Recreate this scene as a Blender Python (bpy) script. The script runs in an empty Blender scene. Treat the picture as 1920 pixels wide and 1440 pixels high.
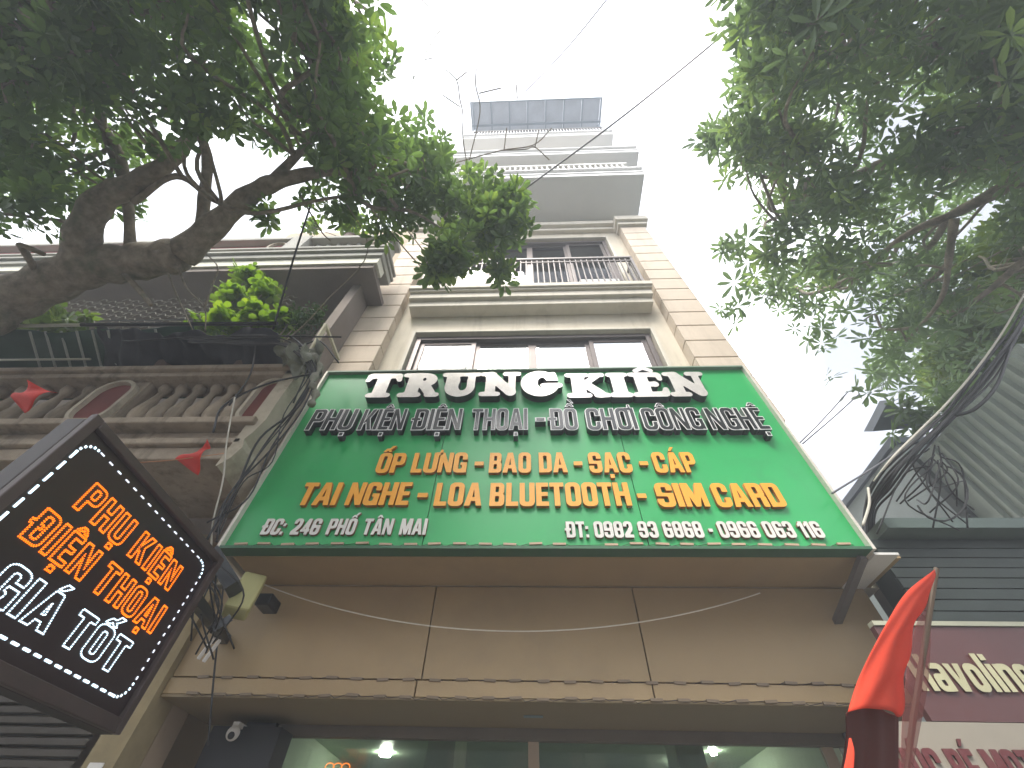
import bpy, bmesh, math, random, json
import numpy as np
from mathutils import Vector, Matrix
PI = math.pi
random.seed(7); rng = np.random.default_rng(7)
sc = bpy.context.scene
COL = sc.collection

# ------------------------------------------------------------------ camera
F = 780.0; H = 1.6
R = np.array([[0.9992985596579964, 0.012413646703826043, 0.035331148310889515],
              [0.031537277942681886, -0.7877184791180227, -0.6152275983373594],
              [0.02019378036474381, 0.6159103011246863, -0.7875574342250086]])
cam = bpy.data.cameras.new('camera'); cam.sensor_width = 36; cam.lens = F / 1920 * 36
cam.clip_start = 0.05; cam.clip_end = 600
co = bpy.data.objects.new('camera', cam); COL.objects.link(co)
M4 = Matrix([list(R[i]) + [(0, 0, H)[i]] for i in range(3)] + [[0, 0, 0, 1]])
co.matrix_world = M4; sc.camera = co

# ------------------------------------------------------------------ light
SUN_EL, SUN_AZ = 58, 200       # azimuth measured clockwise from +Y
w = bpy.data.worlds.new('World'); sc.world = w; w.use_nodes = True
nt = w.node_tree; nt.nodes.clear()
out = nt.nodes.new('ShaderNodeOutputWorld'); bg = nt.nodes.new('ShaderNodeBackground')
sky = nt.nodes.new('ShaderNodeTexSky'); sky.sky_type = 'NISHITA'; sky.sun_disc = False
sky.sun_elevation = math.radians(SUN_EL); sky.sun_rotation = math.radians(SUN_AZ)
tc = nt.nodes.new('ShaderNodeTexCoord'); nz = nt.nodes.new('ShaderNodeTexNoise')
nz.inputs['Scale'].default_value = 2.2; nz.inputs['Detail'].default_value = 3
rp = nt.nodes.new('ShaderNodeValToRGB')
rp.color_ramp.elements[0].position = 0.40; rp.color_ramp.elements[0].color = (1.75, 1.78, 1.95, 1)
rp.color_ramp.elements[1].position = 0.60; rp.color_ramp.elements[1].color = (10.5, 10.6, 11, 1)
mx = nt.nodes.new('ShaderNodeMix'); mx.data_type = 'RGBA'; mx.inputs[0].default_value = 0.9
nt.links.new(tc.outputs['Generated'], nz.inputs['Vector']); nt.links.new(nz.outputs[0], rp.inputs[0])
nt.links.new(sky.outputs[0], mx.inputs[6]); nt.links.new(rp.outputs[0], mx.inputs[7])
nt.links.new(mx.outputs[2], bg.inputs[0]); bg.inputs[1].default_value = 0.1
nt.links.new(bg.outputs[0], out.inputs[0])
sl = bpy.data.lights.new('sun', 'SUN'); sl.energy = 1.5; sl.angle = math.radians(25); sl.color = (1, .95, .87)
so = bpy.data.objects.new('sun', sl); COL.objects.link(so)
el, az = math.radians(SUN_EL), math.radians(SUN_AZ)
so.rotation_euler = Vector((math.sin(az)*math.cos(el), math.cos(az)*math.cos(el), math.sin(el))).to_track_quat('Z', 'Y').to_euler()
so.location = (3, -8, 16)
sc.view_settings.view_transform = 'Standard'; sc.view_settings.look = 'None'
sc.view_settings.exposure = 2.35; sc.view_settings.gamma = 1; sc.view_settings.use_curve_mapping = False
sc.render.engine = 'CYCLES'
sc.cycles.max_bounces = 8; sc.cycles.transparent_max_bounces = 12

# ------------------------------------------------------------------ helpers
def at(px, py, Y=None, z=None, x=None):
    """point where the line of sight of a photo pixel meets a plane of the place"""
    r = R @ np.array([px - 960, 720 - py, -F])
    t = Y / r[1] if Y is not None else ((z - H) / r[2] if z is not None else x / r[0])
    return Vector((r * t + np.array([0, 0, H])).tolist())

_m = {}
def mat(name, col, rough=.7, metal=0, var=.12, scale=3., bump=0., bscale=40., stain=None, stain_amt=.0, stain_scale=1.5,
        emit=None, estr=0., trans=0., streak=False, spec=.5):
    if name in _m: return _m[name]
    m = bpy.data.materials.new(name); m.use_nodes = True; n = m.node_tree.nodes; L = m.node_tree.links
    b = n['Principled BSDF']; b.inputs['Roughness'].default_value = rough; b.inputs['Metallic'].default_value = metal
    b.inputs['Specular IOR Level'].default_value = spec
    geo = n.new('ShaderNodeNewGeometry'); no = n.new('ShaderNodeTexNoise'); no.inputs['Scale'].default_value = scale
    no.inputs['Detail'].default_value = 6; no.inputs['Roughness'].default_value = .65
    L.new(geo.outputs['Position'], no.inputs['Vector'])
    r = n.new('ShaderNodeValToRGB'); e = r.color_ramp.elements
    e[0].position = .3; e[1].position = .72
    e[0].color = tuple(c * (1 - var) for c in col) + (1,); e[1].color = tuple(min(1, c * (1 + var)) for c in col) + (1,)
    L.new(no.outputs[0], r.inputs[0]); cur = r.outputs[0]
    if stain:
        n2 = n.new('ShaderNodeTexNoise'); n2.inputs['Scale'].default_value = stain_scale; n2.inputs['Detail'].default_value = 8
        n2.inputs['Roughness'].default_value = .7
        if streak:
            mp = n.new('ShaderNodeMapping'); mp.inputs['Scale'].default_value = (4, 4, .35)
            L.new(geo.outputs['Position'], mp.inputs['Vector']); L.new(mp.outputs[0], n2.inputs['Vector'])
        else: L.new(geo.outputs['Position'], n2.inputs['Vector'])
        r2 = n.new('ShaderNodeValToRGB'); r2.color_ramp.elements[0].position = .5; r2.color_ramp.elements[1].position = .72
        r2.color_ramp.elements[0].color = (0, 0, 0, 1); r2.color_ramp.elements[1].color = (stain_amt,) * 3 + (1,)
        L.new(n2.outputs[0], r2.inputs[0])
        mm = n.new('ShaderNodeMix'); mm.data_type = 'RGBA'; L.new(r2.outputs[0], mm.inputs[0]); L.new(cur, mm.inputs[6])
        mm.inputs[7].default_value = tuple(stain) + (1,); cur = mm.outputs[2]
    L.new(cur, b.inputs['Base Color'])
    if bump:
        n3 = n.new('ShaderNodeTexNoise'); n3.inputs['Scale'].default_value = bscale; n3.inputs['Detail'].default_value = 5
        L.new(geo.outputs['Position'], n3.inputs['Vector'])
        bp = n.new('ShaderNodeBump'); bp.inputs['Strength'].default_value = bump; bp.inputs['Distance'].default_value = .01
        L.new(n3.outputs[0], bp.inputs['Height']); L.new(bp.outputs[0], b.inputs['Normal'])
    if emit:
        b.inputs['Emission Color'].default_value = tuple(emit) + (1,); b.inputs['Emission Strength'].default_value = estr
    if trans:
        tr = n.new('ShaderNodeBsdfTranslucent'); L.new(cur, tr.inputs[0]); ms = n.new('ShaderNodeMixShader')
        ms.inputs[0].default_value = trans; L.new(b.outputs[0], ms.inputs[1]); L.new(tr.outputs[0], ms.inputs[2])
        L.new(ms.outputs[0], n['Material Output'].inputs[0])
    _m[name] = m; return m

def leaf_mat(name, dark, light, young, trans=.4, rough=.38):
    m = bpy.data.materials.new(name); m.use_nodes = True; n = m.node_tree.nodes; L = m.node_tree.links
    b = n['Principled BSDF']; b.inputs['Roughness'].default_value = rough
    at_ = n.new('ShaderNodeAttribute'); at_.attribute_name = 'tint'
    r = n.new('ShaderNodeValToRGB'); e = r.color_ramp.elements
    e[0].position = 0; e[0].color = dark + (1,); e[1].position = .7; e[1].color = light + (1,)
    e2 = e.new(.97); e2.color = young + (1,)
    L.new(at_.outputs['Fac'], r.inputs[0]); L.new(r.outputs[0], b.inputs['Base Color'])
    tr = n.new('ShaderNodeBsdfTranslucent'); mu = n.new('ShaderNodeMix'); mu.data_type = 'RGBA'; mu.blend_type = 'MULTIPLY'
    mu.inputs[0].default_value = 1; L.new(r.outputs[0], mu.inputs[6]); mu.inputs[7].default_value = (1.5, 1.6, .7, 1)
    L.new(mu.outputs[2], tr.inputs[0])
    ms = n.new('ShaderNodeMixShader'); ms.inputs[0].default_value = trans
    L.new(b.outputs[0], ms.inputs[1]); L.new(tr.outputs[0], ms.inputs[2]); L.new(ms.outputs[0], n['Material Output'].inputs[0])
    return m

_pos = {}
def wpos(o): return _pos.get(o.name, Vector((0, 0, 0)))
def tag(o, label=None, cat=None, group=None, kind=None):
    if label: o['label'] = label
    if cat: o['category'] = cat
    if group: o['group'] = group
    if kind: o['kind'] = kind
    return o
def thing(name, loc, label, cat, group=None):
    o = bpy.data.objects.new(name, None); COL.objects.link(o); o.location = loc; o.empty_display_size = .1
    _pos[o.name] = Vector(loc); return tag(o, label, cat, group)
class MB:
    def __init__(s): s.v = []; s.f = []; s.mi = []
    def add(s, vs, fs, mi=0):
        k = len(s.v); s.v += [tuple(p) for p in vs]; s.f += [tuple(i + k for i in f) for f in fs]; s.mi += [mi] * len(fs); return s
    def box(s, x0, x1, y0, y1, z0, z1, mi=0):
        return s.add([(x0,y0,z0),(x1,y0,z0),(x1,y1,z0),(x0,y1,z0),(x0,y0,z1),(x1,y0,z1),(x1,y1,z1),(x0,y1,z1)],
                     [(3,2,1,0),(4,5,6,7),(0,1,5,4),(1,2,6,5),(2,3,7,6),(3,0,4,7)], mi)
    def bar(s, a, b, w, h=None, mi=0):
        a, b = Vector(a), Vector(b); h = h or w; d = (b - a).normalized()
        u = d.cross(Vector((0, 0, 1)));  u = u.normalized() if u.length > 1e-3 else Vector((1, 0, 0)); v = d.cross(u)
        ps = [c + u*i*w/2 + v*j*h/2 for c in (a, b) for i, j in ((-1,-1),(1,-1),(1,1),(-1,1))]
        return s.add(ps, [(0,3,2,1),(4,5,6,7),(0,1,5,4),(1,2,6,5),(2,3,7,6),(3,0,4,7)], mi)
    def tube(s, pts, r, n=6, mi=0, cap=True):
        pts = [Vector(p) for p in pts]; rs = r if isinstance(r, (list, tuple)) else [r] * len(pts); k = len(s.v); u = None
        for i, p in enumerate(pts):
            d = (pts[min(i+1, len(pts)-1)] - pts[max(i-1, 0)]).normalized()
            if u is None: u = d.cross(Vector((.3, .2, 1))).normalized()
            u = (u - d * u.dot(d)).normalized(); v = d.cross(u)
            s.v += [tuple(p + (u*math.cos(2*PI*j/n) + v*math.sin(2*PI*j/n)) * rs[i]) for j in range(n)]
        for i in range(len(pts)-1):
            for j in range(n):
                s.f.append((k+i*n+j, k+i*n+(j+1)%n, k+(i+1)*n+(j+1)%n, k+(i+1)*n+j)); s.mi.append(mi)
        if cap:
            s.f.append(tuple(k+j for j in range(n))[::-1]); s.f.append(tuple(k+(len(pts)-1)*n+j for j in range(n))); s.mi += [mi, mi]
        return s
    def lathe(s, c, prof, n=10, mi=0):
        c = Vector(c); return s.tube([c + Vector((0, 0, z)) for r_, z in prof], [r_ for r_, z in prof], n, mi)
    def mesh(s, name, ms, off=Vector((0, 0, 0)), smooth=False):
        me = bpy.data.meshes.new(name); me.from_pydata([tuple(Vector(p) - off) for p in s.v], [], s.f)
        for m_ in (ms if isinstance(ms, (list, tuple)) else [ms]): me.materials.append(m_)
        me.polygons.foreach_set('material_index', s.mi)
        if smooth: me.polygons.foreach_set('use_smooth', [True] * len(s.f))
        me.update(); return me
    def build(s, name, ms, parent=None, smooth=False, bevel=0, origin=None):
        if origin is None:
            a = np.array(s.v); origin = Vector(((a[:,0].min()+a[:,0].max())/2, (a[:,1].min()+a[:,1].max())/2, a[:,2].min()))
        origin = Vector(origin)
        me = s.mesh(name, ms, origin, smooth)
        return link(name, me, origin, parent, bevel)
def link(name, me, pos, parent=None, bevel=0, rot=None, scale=None):
    o = bpy.data.objects.new(name, me); COL.objects.link(o)
    pos = Vector(pos); _pos[o.name] = pos
    if parent: o.parent = parent; o.location = pos - wpos(parent)
    else: o.location = pos
    if rot: o.rotation_euler = rot
    if scale: o.scale = scale
    if bevel:
        b = o.modifiers.new('bevel', 'BEVEL'); b.width = bevel; b.segments = 2; b.limit_method = 'ANGLE'
    return o
def smoothpath(pts, n=8):
    P = [Vector(p) for p in pts]; P = [2*P[0]-P[1]] + P + [2*P[-1]-P[-2]]; o = []
    for i in range(1, len(P)-2):
        for k in range(n):
            t = k/n; a, b, c, d = P[i-1:i+3]
            o.append(.5*((2*b) + (c-a)*t + (2*a-5*b+4*c-d)*t*t + (3*b-a-3*c+d)*t**3))
    o.append(P[-2]); return o
def sag(a, b, s, n=24):
    a, b = Vector(a), Vector(b)
    return [a.lerp(b, t/n) - Vector((0, 0, s*4*(t/n)*(1-t/n))) for t in range(n+1)]

# ------------------------------------------------------------------ glyphs: outlines in 1/200 of the cap height
SN = json.loads('{"A":[0.64,[[-1,-1,40,200,87,201,89,199,102,134,128,0,88,0,80,38,78,39,51,39,48,38,40,0],[56,73,62,132,65,141,65,136,73,74]]],"B":[0.57,[[0,-1,0,200,81,201,95,196,104,187,109,172,109,121,107,112,102,103,111,89,113,78,113,29,109,15,99,5,86,-1],[47,33,43,35,41,40,41,78,47,83,65,83,70,80,71,76,71,38,65,33],[45,117,41,123,42,163,47,167,65,166,69,161,68,121,63,117]]],"C":[0.57,[[38,-3,25,0,14,6,6,15,0,29,-1,161,0,172,4,182,11,191,20,198,29,201,77,203,95,197,107,186,114,172,115,127,111,125,74,125,73,127,73,156,69,163,63,167,52,167,45,164,42,159,41,42,45,36,50,34,65,34,70,38,73,44,74,77,113,77,115,74,115,38,113,26,104,10,88,0,77,-3]],[[41,4,29,6,20,11,11,20,7,31,7,170,16,186,29,194,38,196,77,196,88,193,98,186,106,174,108,163,108,134,104,132,81,132,80,156,78,163,68,172,54,174,43,171,35,161,34,154,34,42,38,34,45,28,54,26,68,28,74,32,79,40,80,69,106,70,108,67,107,31,99,15,86,6,77,4]]],"D":[0.57,[[0,-1,0,200,81,201,93,198,104,190,112,179,115,165,115,35,111,19,99,6,83,0],[50,33,44,35,41,42,41,159,43,164,47,167,65,167,70,165,73,159,73,40,68,34]]],"E":[0.47,[[0,-1,-1,199,2,201,93,201,95,199,94,165,43,165,41,163,41,154,41,118,43,117,88,117,89,114,88,84,41,82,41,35,93,35,95,33,95,2,93,-1]]],"G":[0.57,[[38,-3,25,0,14,6,6,15,0,29,0,170,3,179,8,188,16,195,25,200,38,203,79,202,97,196,106,188,111,180,115,165,115,130,113,127,74,127,73,156,70,163,63,167,52,167,45,164,41,156,41,42,46,35,54,33,65,34,73,42,73,69,72,71,61,71,59,74,60,100,114,100,115,2,113,-1]],[[41,4,29,6,20,11,11,20,7,31,6,163,9,177,18,188,31,195,74,196,86,194,98,186,106,174,108,163,108,136,106,134,81,134,79,159,75,168,63,174,46,172,38,165,34,156,35,40,41,31,50,27,63,26,72,30,77,35,80,42,80,76,79,78,68,78,66,80,67,94,107,94,108,8,106,6,95,6,93,10,77,4]]],"H":[0.58,[[0,-1,0,200,40,200,41,121,43,119,72,119,75,121,75,199,77,201,115,201,117,197,116,0,76,0,75,82,43,83,41,80,41,0]],[[6,6,6,193,31,194,34,192,34,114,36,112,81,112,82,192,83,194,108,194,110,190,109,6,83,6,82,8,82,89,36,90,34,87,34,6]]],"I":[0.2,[[0,-1,-1,199,2,201,39,201,41,197,41,2,39,-1]],[[7,6,6,192,9,194,32,194,34,190,34,8,32,6]]],"K":[0.62,[[-1,-1,-1,200,38,201,41,199,41,112,42,107,76,201,119,201,120,199,114,186,81,109,124,0,80,0,53,70,41,49,40,0]],[[6,6,6,192,8,194,33,194,34,8,33,6],[85,6,59,76,56,78,51,77,40,63,37,71,80,192,90,194,108,194,110,192,74,109,115,6]]],"L":[0.46,[[0,-1,-1,199,2,201,39,201,41,199,41,152,41,35,91,35,93,33,93,2,91,-1]]],"M":[0.74,[[2,-1,-1,0,-1,2,-1,200,2,201,49,200,73,96,100,201,145,201,149,199,149,141,148,0,113,0,113,74,112,80,90,0,58,-1,35,84,35,2,33,-1]]],"N":[0.6,[[0,-1,0,200,40,201,83,95,83,199,85,201,119,201,121,199,120,0,80,0,38,103,36,0]],[[6,6,6,193,33,194,37,192,90,59,90,192,92,194,110,194,114,192,113,6,85,6,83,8,31,138,30,8,29,6]]],"O":[0.57,[[38,-3,25,0,14,6,6,15,0,29,0,170,3,179,8,188,23,199,36,203,74,203,88,200,99,194,108,184,114,172,115,161,114,31,106,13,99,6,90,1,77,-3],[52,33,45,36,41,44,41,154,43,161,47,165,52,167,63,167,70,163,73,154,73,44,70,38,65,34]],[[41,4,29,6,20,11,11,20,7,31,6,168,14,183,27,193,38,196,72,196,83,195,95,189,102,181,107,170,108,33,101,17,88,7,77,4],[52,26,41,31,36,38,34,44,34,156,38,165,43,171,52,174,63,174,74,168,80,156,80,44,77,35,70,29,63,26]]],"P":[0.56,[[0,-1,0,200,81,201,93,198,102,191,109,181,113,168,113,107,109,94,100,83,88,77,79,75,43,75,41,74,41,0],[47,109,43,112,41,116,41,161,47,167,66,166,70,163,71,159,71,116,65,109]],[[7,6,6,192,9,194,79,194,88,192,97,186,103,179,106,168,106,109,103,98,97,89,86,83,36,82,34,80,34,6],[47,102,38,107,35,114,34,161,37,168,43,172,50,174,66,174,73,170,78,161,77,114,74,107,68,103]]],"R":[0.57,[[0,-1,0,200,79,201,88,199,98,195,107,186,112,172,113,118,111,100,104,87,111,82,113,78,113,6,111,1,106,-1,79,-1,73,2,71,6,71,74,70,75,43,75,41,74,41,0],[47,109,43,112,41,116,41,161,47,167,65,167,70,163,71,159,71,116,65,109]]],"S":[0.57,[[38,-3,27,-1,18,4,5,17,-1,33,-1,65,41,65,41,42,43,36,50,33,65,33,70,35,73,40,73,78,70,82,65,85,0,86,0,168,7,186,13,193,22,199,36,203,70,203,81,202,93,198,102,192,108,184,114,168,115,136,74,135,72,163,65,167,47,167,43,164,41,159,41,123,43,118,50,115,115,114,114,31,106,13,99,6,90,1,77,-3]]],"T":[0.54,[[35,-1,33,2,33,164,31,165,-1,165,-1,199,2,201,71,201,107,201,109,199,109,168,107,165,78,165,75,163,74,0]],[[42,6,40,8,40,171,6,172,6,192,8,194,65,194,101,194,102,192,102,174,101,172,69,172,68,170,68,8,67,6]]],"U":[0.58,[[38,-3,25,0,13,7,5,17,0,31,0,200,40,200,41,44,45,36,52,33,65,33,72,37,75,47,75,199,79,201,115,201,117,199,116,31,108,13,101,6,92,1,79,-3]]],"X":[0.6,[[0,-1,39,100,0,199,2,201,40,201,60,153,81,201,119,201,120,199,81,100,120,0,80,0,60,47,40,-1]]],"0":[0.57,[[38,-3,25,0,14,6,6,15,0,29,0,170,3,179,8,188,23,199,36,203,74,203,88,200,99,194,108,184,114,172,115,161,114,31,106,13,99,6,90,1,77,-3],[52,33,45,36,41,44,41,154,43,161,47,165,52,167,63,167,70,163,73,154,73,44,70,38,65,34]]],"1":[0.33,[[27,-1,25,2,25,148,2,132,0,131,-1,134,0,164,24,187,25,195,27,201,65,201,67,199,67,2,65,-1]]],"2":[0.55,[[-1,-1,-1,40,53,105,53,116,64,119,68,123,69,130,69,159,67,163,60,167,49,167,42,161,40,135,-1,136,0,172,7,186,20,197,33,202,53,203,76,202,89,198,102,188,109,173,111,123,105,91,63,35,109,35,111,33,111,2,109,-1]]],"3":[0.57,[[38,-3,27,-1,18,4,5,17,-1,33,-1,65,41,65,41,42,44,35,50,33,63,33,70,37,71,42,70,78,63,83,41,83,39,85,39,114,41,117,63,117,69,121,71,125,71,159,70,163,65,167,50,167,45,166,41,159,41,136,25,135,0,136,-1,163,1,174,7,186,16,195,27,201,38,203,74,203,90,199,99,194,107,186,112,177,115,165,115,38,112,22,102,8,88,0,77,-3]]],"4":[0.57,[[61,-1,59,2,59,35,0,35,-1,38,-1,67,0,68,9,69,10,71,54,197,56,201,97,201,99,199,99,69,113,69,115,67,115,38,113,35,102,35,99,33,98,0],[50,69,48,71,59,101,59,69]]],"6":[0.57,[[38,-3,25,0,13,7,5,17,0,31,-1,163,4,181,16,195,31,202,74,203,88,200,102,192,111,179,115,165,115,139,113,135,74,135,73,159,70,165,65,167,50,167,42,163,41,159,41,127,45,120,50,119,114,118,115,38,113,26,108,16,102,8,93,2,77,-3],[50,33,44,35,41,40,41,76,43,80,47,83,65,83,71,80,73,76,73,40,68,34]]],"9":[0.57,[[38,-3,27,-1,18,4,5,17,-1,33,-1,65,41,65,41,42,43,36,50,33,65,33,70,35,73,40,73,74,70,79,65,81,0,82,0,169,4,182,13,193,27,201,41,203,77,203,90,199,106,188,111,179,114,170,115,38,112,22,102,8,88,0,77,-3],[45,118,41,125,41,159,42,163,50,167,65,167,69,165,73,159,72,122,65,117]]],"8":[0.57,[[38,-3,25,0,14,6,6,15,0,29,0,170,3,179,8,188,23,199,36,203,74,203,88,200,99,194,108,184,114,172,115,161,114,31,106,13,99,6,90,1,77,-3],[50,33,44,35,41,40,41,76,43,80,47,83,65,83,71,80,73,76,73,40,68,34],[45,118,41,125,41,159,42,163,50,167,65,167,69,165,73,159,72,122,65,117]]],"-":[0.26,[[0,71,0,109,50,109,53,107,53,74,51,71]],[[7,78,7,102,46,101,46,78]]],":":[0.18,[[0,-1,0,37,37,36,36,0],[0,103,0,141,35,141,37,139,37,105,34,103]]],"Ê":[0.47,[[0,-1,-1,199,2,201,93,201,95,199,94,165,43,165,41,163,41,154,41,118,43,117,88,117,89,114,88,84,41,82,41,35,93,35,95,33,95,2,93,-1],[7,215,34,249,61,249,79,226,87,215,86,213,61,213,47,228,34,214,9,213]]],"Ệ":[0.47,[[29,-53,29,-17,66,-18,66,-52],[0,-1,-1,199,2,201,93,201,95,199,94,165,43,165,41,163,41,154,41,118,43,117,88,117,89,114,88,84,41,82,41,35,93,35,95,33,95,2,93,-1],[7,215,34,249,61,249,79,226,87,215,86,213,61,213,47,228,34,214,9,213]],[[36,-46,36,-24,59,-25,59,-46],[7,6,6,192,9,194,86,194,88,192,88,174,86,172,36,172,34,170,34,148,34,112,36,110,82,109,81,91,34,89,34,29,86,28,88,26,88,8,86,6],[23,220,20,222,36,242,57,242,70,226,74,222,72,220,63,220,50,235,45,236,32,222]]],"Ụ":[0.58,[[40,-53,40,-17,77,-18,77,-52],[38,-3,25,0,13,7,5,17,0,31,0,200,40,200,41,44,45,36,52,33,65,33,72,37,75,47,75,199,79,201,115,201,117,199,116,31,108,13,101,6,92,1,79,-3]],[[47,-46,47,-24,70,-25,70,-46],[40,4,29,6,18,12,10,22,6,32,6,193,31,194,34,192,34,47,36,38,41,31,49,27,63,26,72,29,79,35,82,44,82,192,83,194,108,194,110,192,109,31,101,15,88,6,77,4]]],"Ạ":[0.64,[[47,-53,45,-50,45,-18,47,-17,82,-18,82,-52],[-1,-1,40,200,87,201,89,199,102,134,128,0,88,0,80,38,78,39,51,39,48,38,40,0],[56,73,62,132,65,141,65,136,73,74]],[[53,-46,52,-25,76,-25,76,-46],[8,6,45,192,47,194,82,194,96,130,121,6,93,6,86,42,82,45,49,46,44,45,42,42,35,7],[51,67,48,74,58,154,65,158,68,156,70,152,80,71,76,66]]],"Ồ":[0.57,[[38,-3,25,0,14,6,6,15,0,29,0,170,3,179,8,188,23,199,36,203,74,203,88,200,99,194,108,184,114,172,115,161,114,31,106,13,99,6,90,1,77,-3],[52,33,45,36,41,44,41,154,43,161,47,165,52,167,63,167,70,163,73,154,73,44,70,38,65,34],[18,213,17,215,43,249,71,248,88,227,97,215,95,213,70,214,56,228,43,213],[77,247,41,287,43,289,63,289,72,289,74,287,98,248]],[[41,4,29,6,20,11,11,20,7,31,6,168,14,183,27,193,38,196,72,196,83,195,95,189,102,181,107,170,108,33,101,17,88,7,77,4],[52,26,41,31,36,38,34,44,34,156,38,165,43,171,52,174,63,174,74,168,80,156,80,44,77,35,70,29,63,26],[31,220,30,222,47,242,68,242,81,225,83,221,74,220,61,235,56,236,52,233,41,220],[79,255,56,280,59,282,63,282,70,281,86,255]]],"Ố":[0.57,[[38,-3,25,0,14,6,6,15,0,29,0,170,3,179,8,188,23,199,36,203,74,203,88,200,99,194,108,184,114,172,115,161,114,31,106,13,99,6,90,1,77,-3],[52,33,45,36,41,44,41,154,43,161,47,165,52,167,63,167,70,163,73,154,73,44,70,38,65,34],[18,213,17,215,43,249,70,250,88,280,122,280,108,264,86,240,80,237,97,214,72,213,56,228,43,213]]],"Ô":[0.57,[[38,-3,25,0,14,6,6,15,0,29,0,170,3,179,8,188,23,199,36,203,74,203,88,200,99,194,108,184,114,172,115,161,114,31,106,13,99,6,90,1,77,-3],[52,33,45,36,41,44,41,154,43,161,47,165,52,167,63,167,70,163,73,154,73,44,70,38,65,34],[18,213,17,215,43,249,71,248,88,227,97,215,95,213,70,214,56,228,43,213]],[[41,4,29,6,20,11,11,20,7,31,6,168,14,183,27,193,38,196,72,196,83,195,95,189,102,181,107,170,108,33,101,17,88,7,77,4],[52,26,41,31,36,38,34,44,34,156,38,165,43,171,52,174,63,174,74,168,80,156,80,44,77,35,70,29,63,26],[31,220,30,222,47,242,68,242,81,225,83,221,74,220,61,235,56,236,52,233,41,220]]],"Â":[0.64,[[-1,-1,40,200,87,201,89,199,102,134,128,0,88,0,80,38,78,39,51,39,48,38,40,0],[56,73,62,132,65,141,65,136,73,74],[24,214,51,249,78,249,94,228,104,215,103,213,78,213,65,228,49,213]]],"Á":[0.64,[[-1,-1,40,200,87,201,89,199,102,134,128,0,88,0,80,38,78,39,51,39,48,38,40,0],[56,73,62,132,65,141,65,136,73,74],[44,214,44,215,67,253,69,255,98,255,100,253,65,214]]],"É":[0.47,[[0,-1,-1,199,2,201,93,201,95,199,94,165,43,165,41,163,41,154,41,118,43,117,88,117,89,114,88,84,41,82,41,35,93,35,95,33,95,2,93,-1],[27,214,50,253,52,255,81,255,83,253,47,214]]],"Ú":[0.58,[[38,-3,25,0,13,7,5,17,0,31,0,200,40,200,41,44,45,36,52,33,65,33,72,37,75,47,75,199,79,201,115,201,117,199,116,31,108,13,101,6,92,1,79,-3],[38,214,61,253,63,255,92,255,94,253,58,214]]],"Ơ":[0.57,[[38,-3,25,0,14,6,6,15,0,29,-1,161,1,174,11,191,20,198,29,201,108,205,109,222,110,230,113,233,131,233,135,228,135,179,131,175,113,174,115,161,115,38,113,26,104,10,88,0,77,-3],[52,33,45,36,41,44,41,154,43,161,47,165,52,167,63,167,70,163,73,154,73,44,70,38,65,34]],[[41,4,29,6,20,11,11,20,7,31,6,163,8,174,18,188,31,195,74,196,83,195,86,198,115,198,116,206,116,224,117,226,126,226,128,224,128,183,126,182,102,181,106,172,108,163,108,38,106,26,97,13,86,6,74,4],[52,26,41,31,36,38,34,44,34,156,38,165,43,171,52,174,63,174,74,168,80,156,80,44,77,35,70,29,63,26]]],"Ư":[0.58,[[38,-3,25,0,13,7,5,17,0,31,-1,199,2,201,38,201,41,199,41,47,44,38,52,33,63,33,70,35,74,40,75,47,75,98,75,199,77,201,90,201,95,205,122,205,124,231,129,233,144,233,148,230,149,179,144,175,117,174,117,38,114,24,104,8,90,0,79,-3]]],"Đ":[0.57,[[0,-1,-1,82,-2,85,-16,85,-19,87,-19,114,-1,116,-1,199,2,201,79,201,93,198,101,192,108,186,113,177,115,168,115,35,111,20,100,6,86,0],[50,33,44,35,41,40,41,82,43,85,59,85,61,87,61,112,61,114,59,115,41,116,41,159,43,164,47,167,68,166,72,163,73,159,73,40,68,34]],[[7,6,6,89,4,92,-9,92,-12,94,-12,108,4,108,6,109,6,192,9,194,79,194,88,192,101,183,105,177,108,168,108,35,106,24,97,13,83,7],[47,26,38,31,35,38,34,89,36,92,52,92,54,94,54,107,34,109,34,159,38,169,43,172,50,174,70,173,77,168,80,161,80,42,77,33,70,27]]],"o":[0.52,[[38,-3,24,0,14,6,6,15,1,26,-1,38,0,116,6,133,20,145,36,151,65,151,76,149,88,143,97,134,103,123,105,112,104,31,96,13,83,2,67,-3],[49,31,42,34,39,40,39,107,40,112,45,116,56,117,62,114,65,107,65,42,64,38,60,33]]],"a":[0.52,[[29,-3,20,-1,11,4,1,17,-1,29,1,71,8,85,20,91,29,93,65,93,65,109,63,116,58,119,6,120,9,132,20,144,29,149,38,151,72,151,81,149,90,145,97,139,102,130,105,118,104,0,74,-3],[42,28,39,33,39,58,63,59,65,56,64,31,58,27]]],"v":[0.54,[[33,-1,31,1,-1,148,2,149,41,148,53,62,57,78,67,148,69,149,107,149,109,148,77,2,76,-1]]],"l":[0.19,[[0,-1,-1,208,39,208,39,2,37,-1]]],"i":[0.19,[[0,-1,-1,148,2,149,37,149,39,148,39,2,37,-1],[0,169,0,205,39,204,39,170]]],"n":[0.53,[[0,-1,-1,148,2,149,22,149,33,151,76,151,87,147,99,139,104,130,107,118,107,33,106,0,68,0,67,109,65,114,60,117,45,117,39,109,38,0]]],"e":[0.52,[[38,-3,24,0,14,6,6,15,0,29,-1,112,1,123,6,132,15,142,29,149,40,151,74,150,87,143,97,134,103,121,105,107,105,62,45,61,40,58,39,53,39,33,41,29,45,27,58,27,63,28,67,45,104,44,104,31,99,17,90,6,76,-1,65,-3],[45,89,40,91,39,96,40,116,45,119,60,119,65,114,65,94,60,89]]]}')
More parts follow.
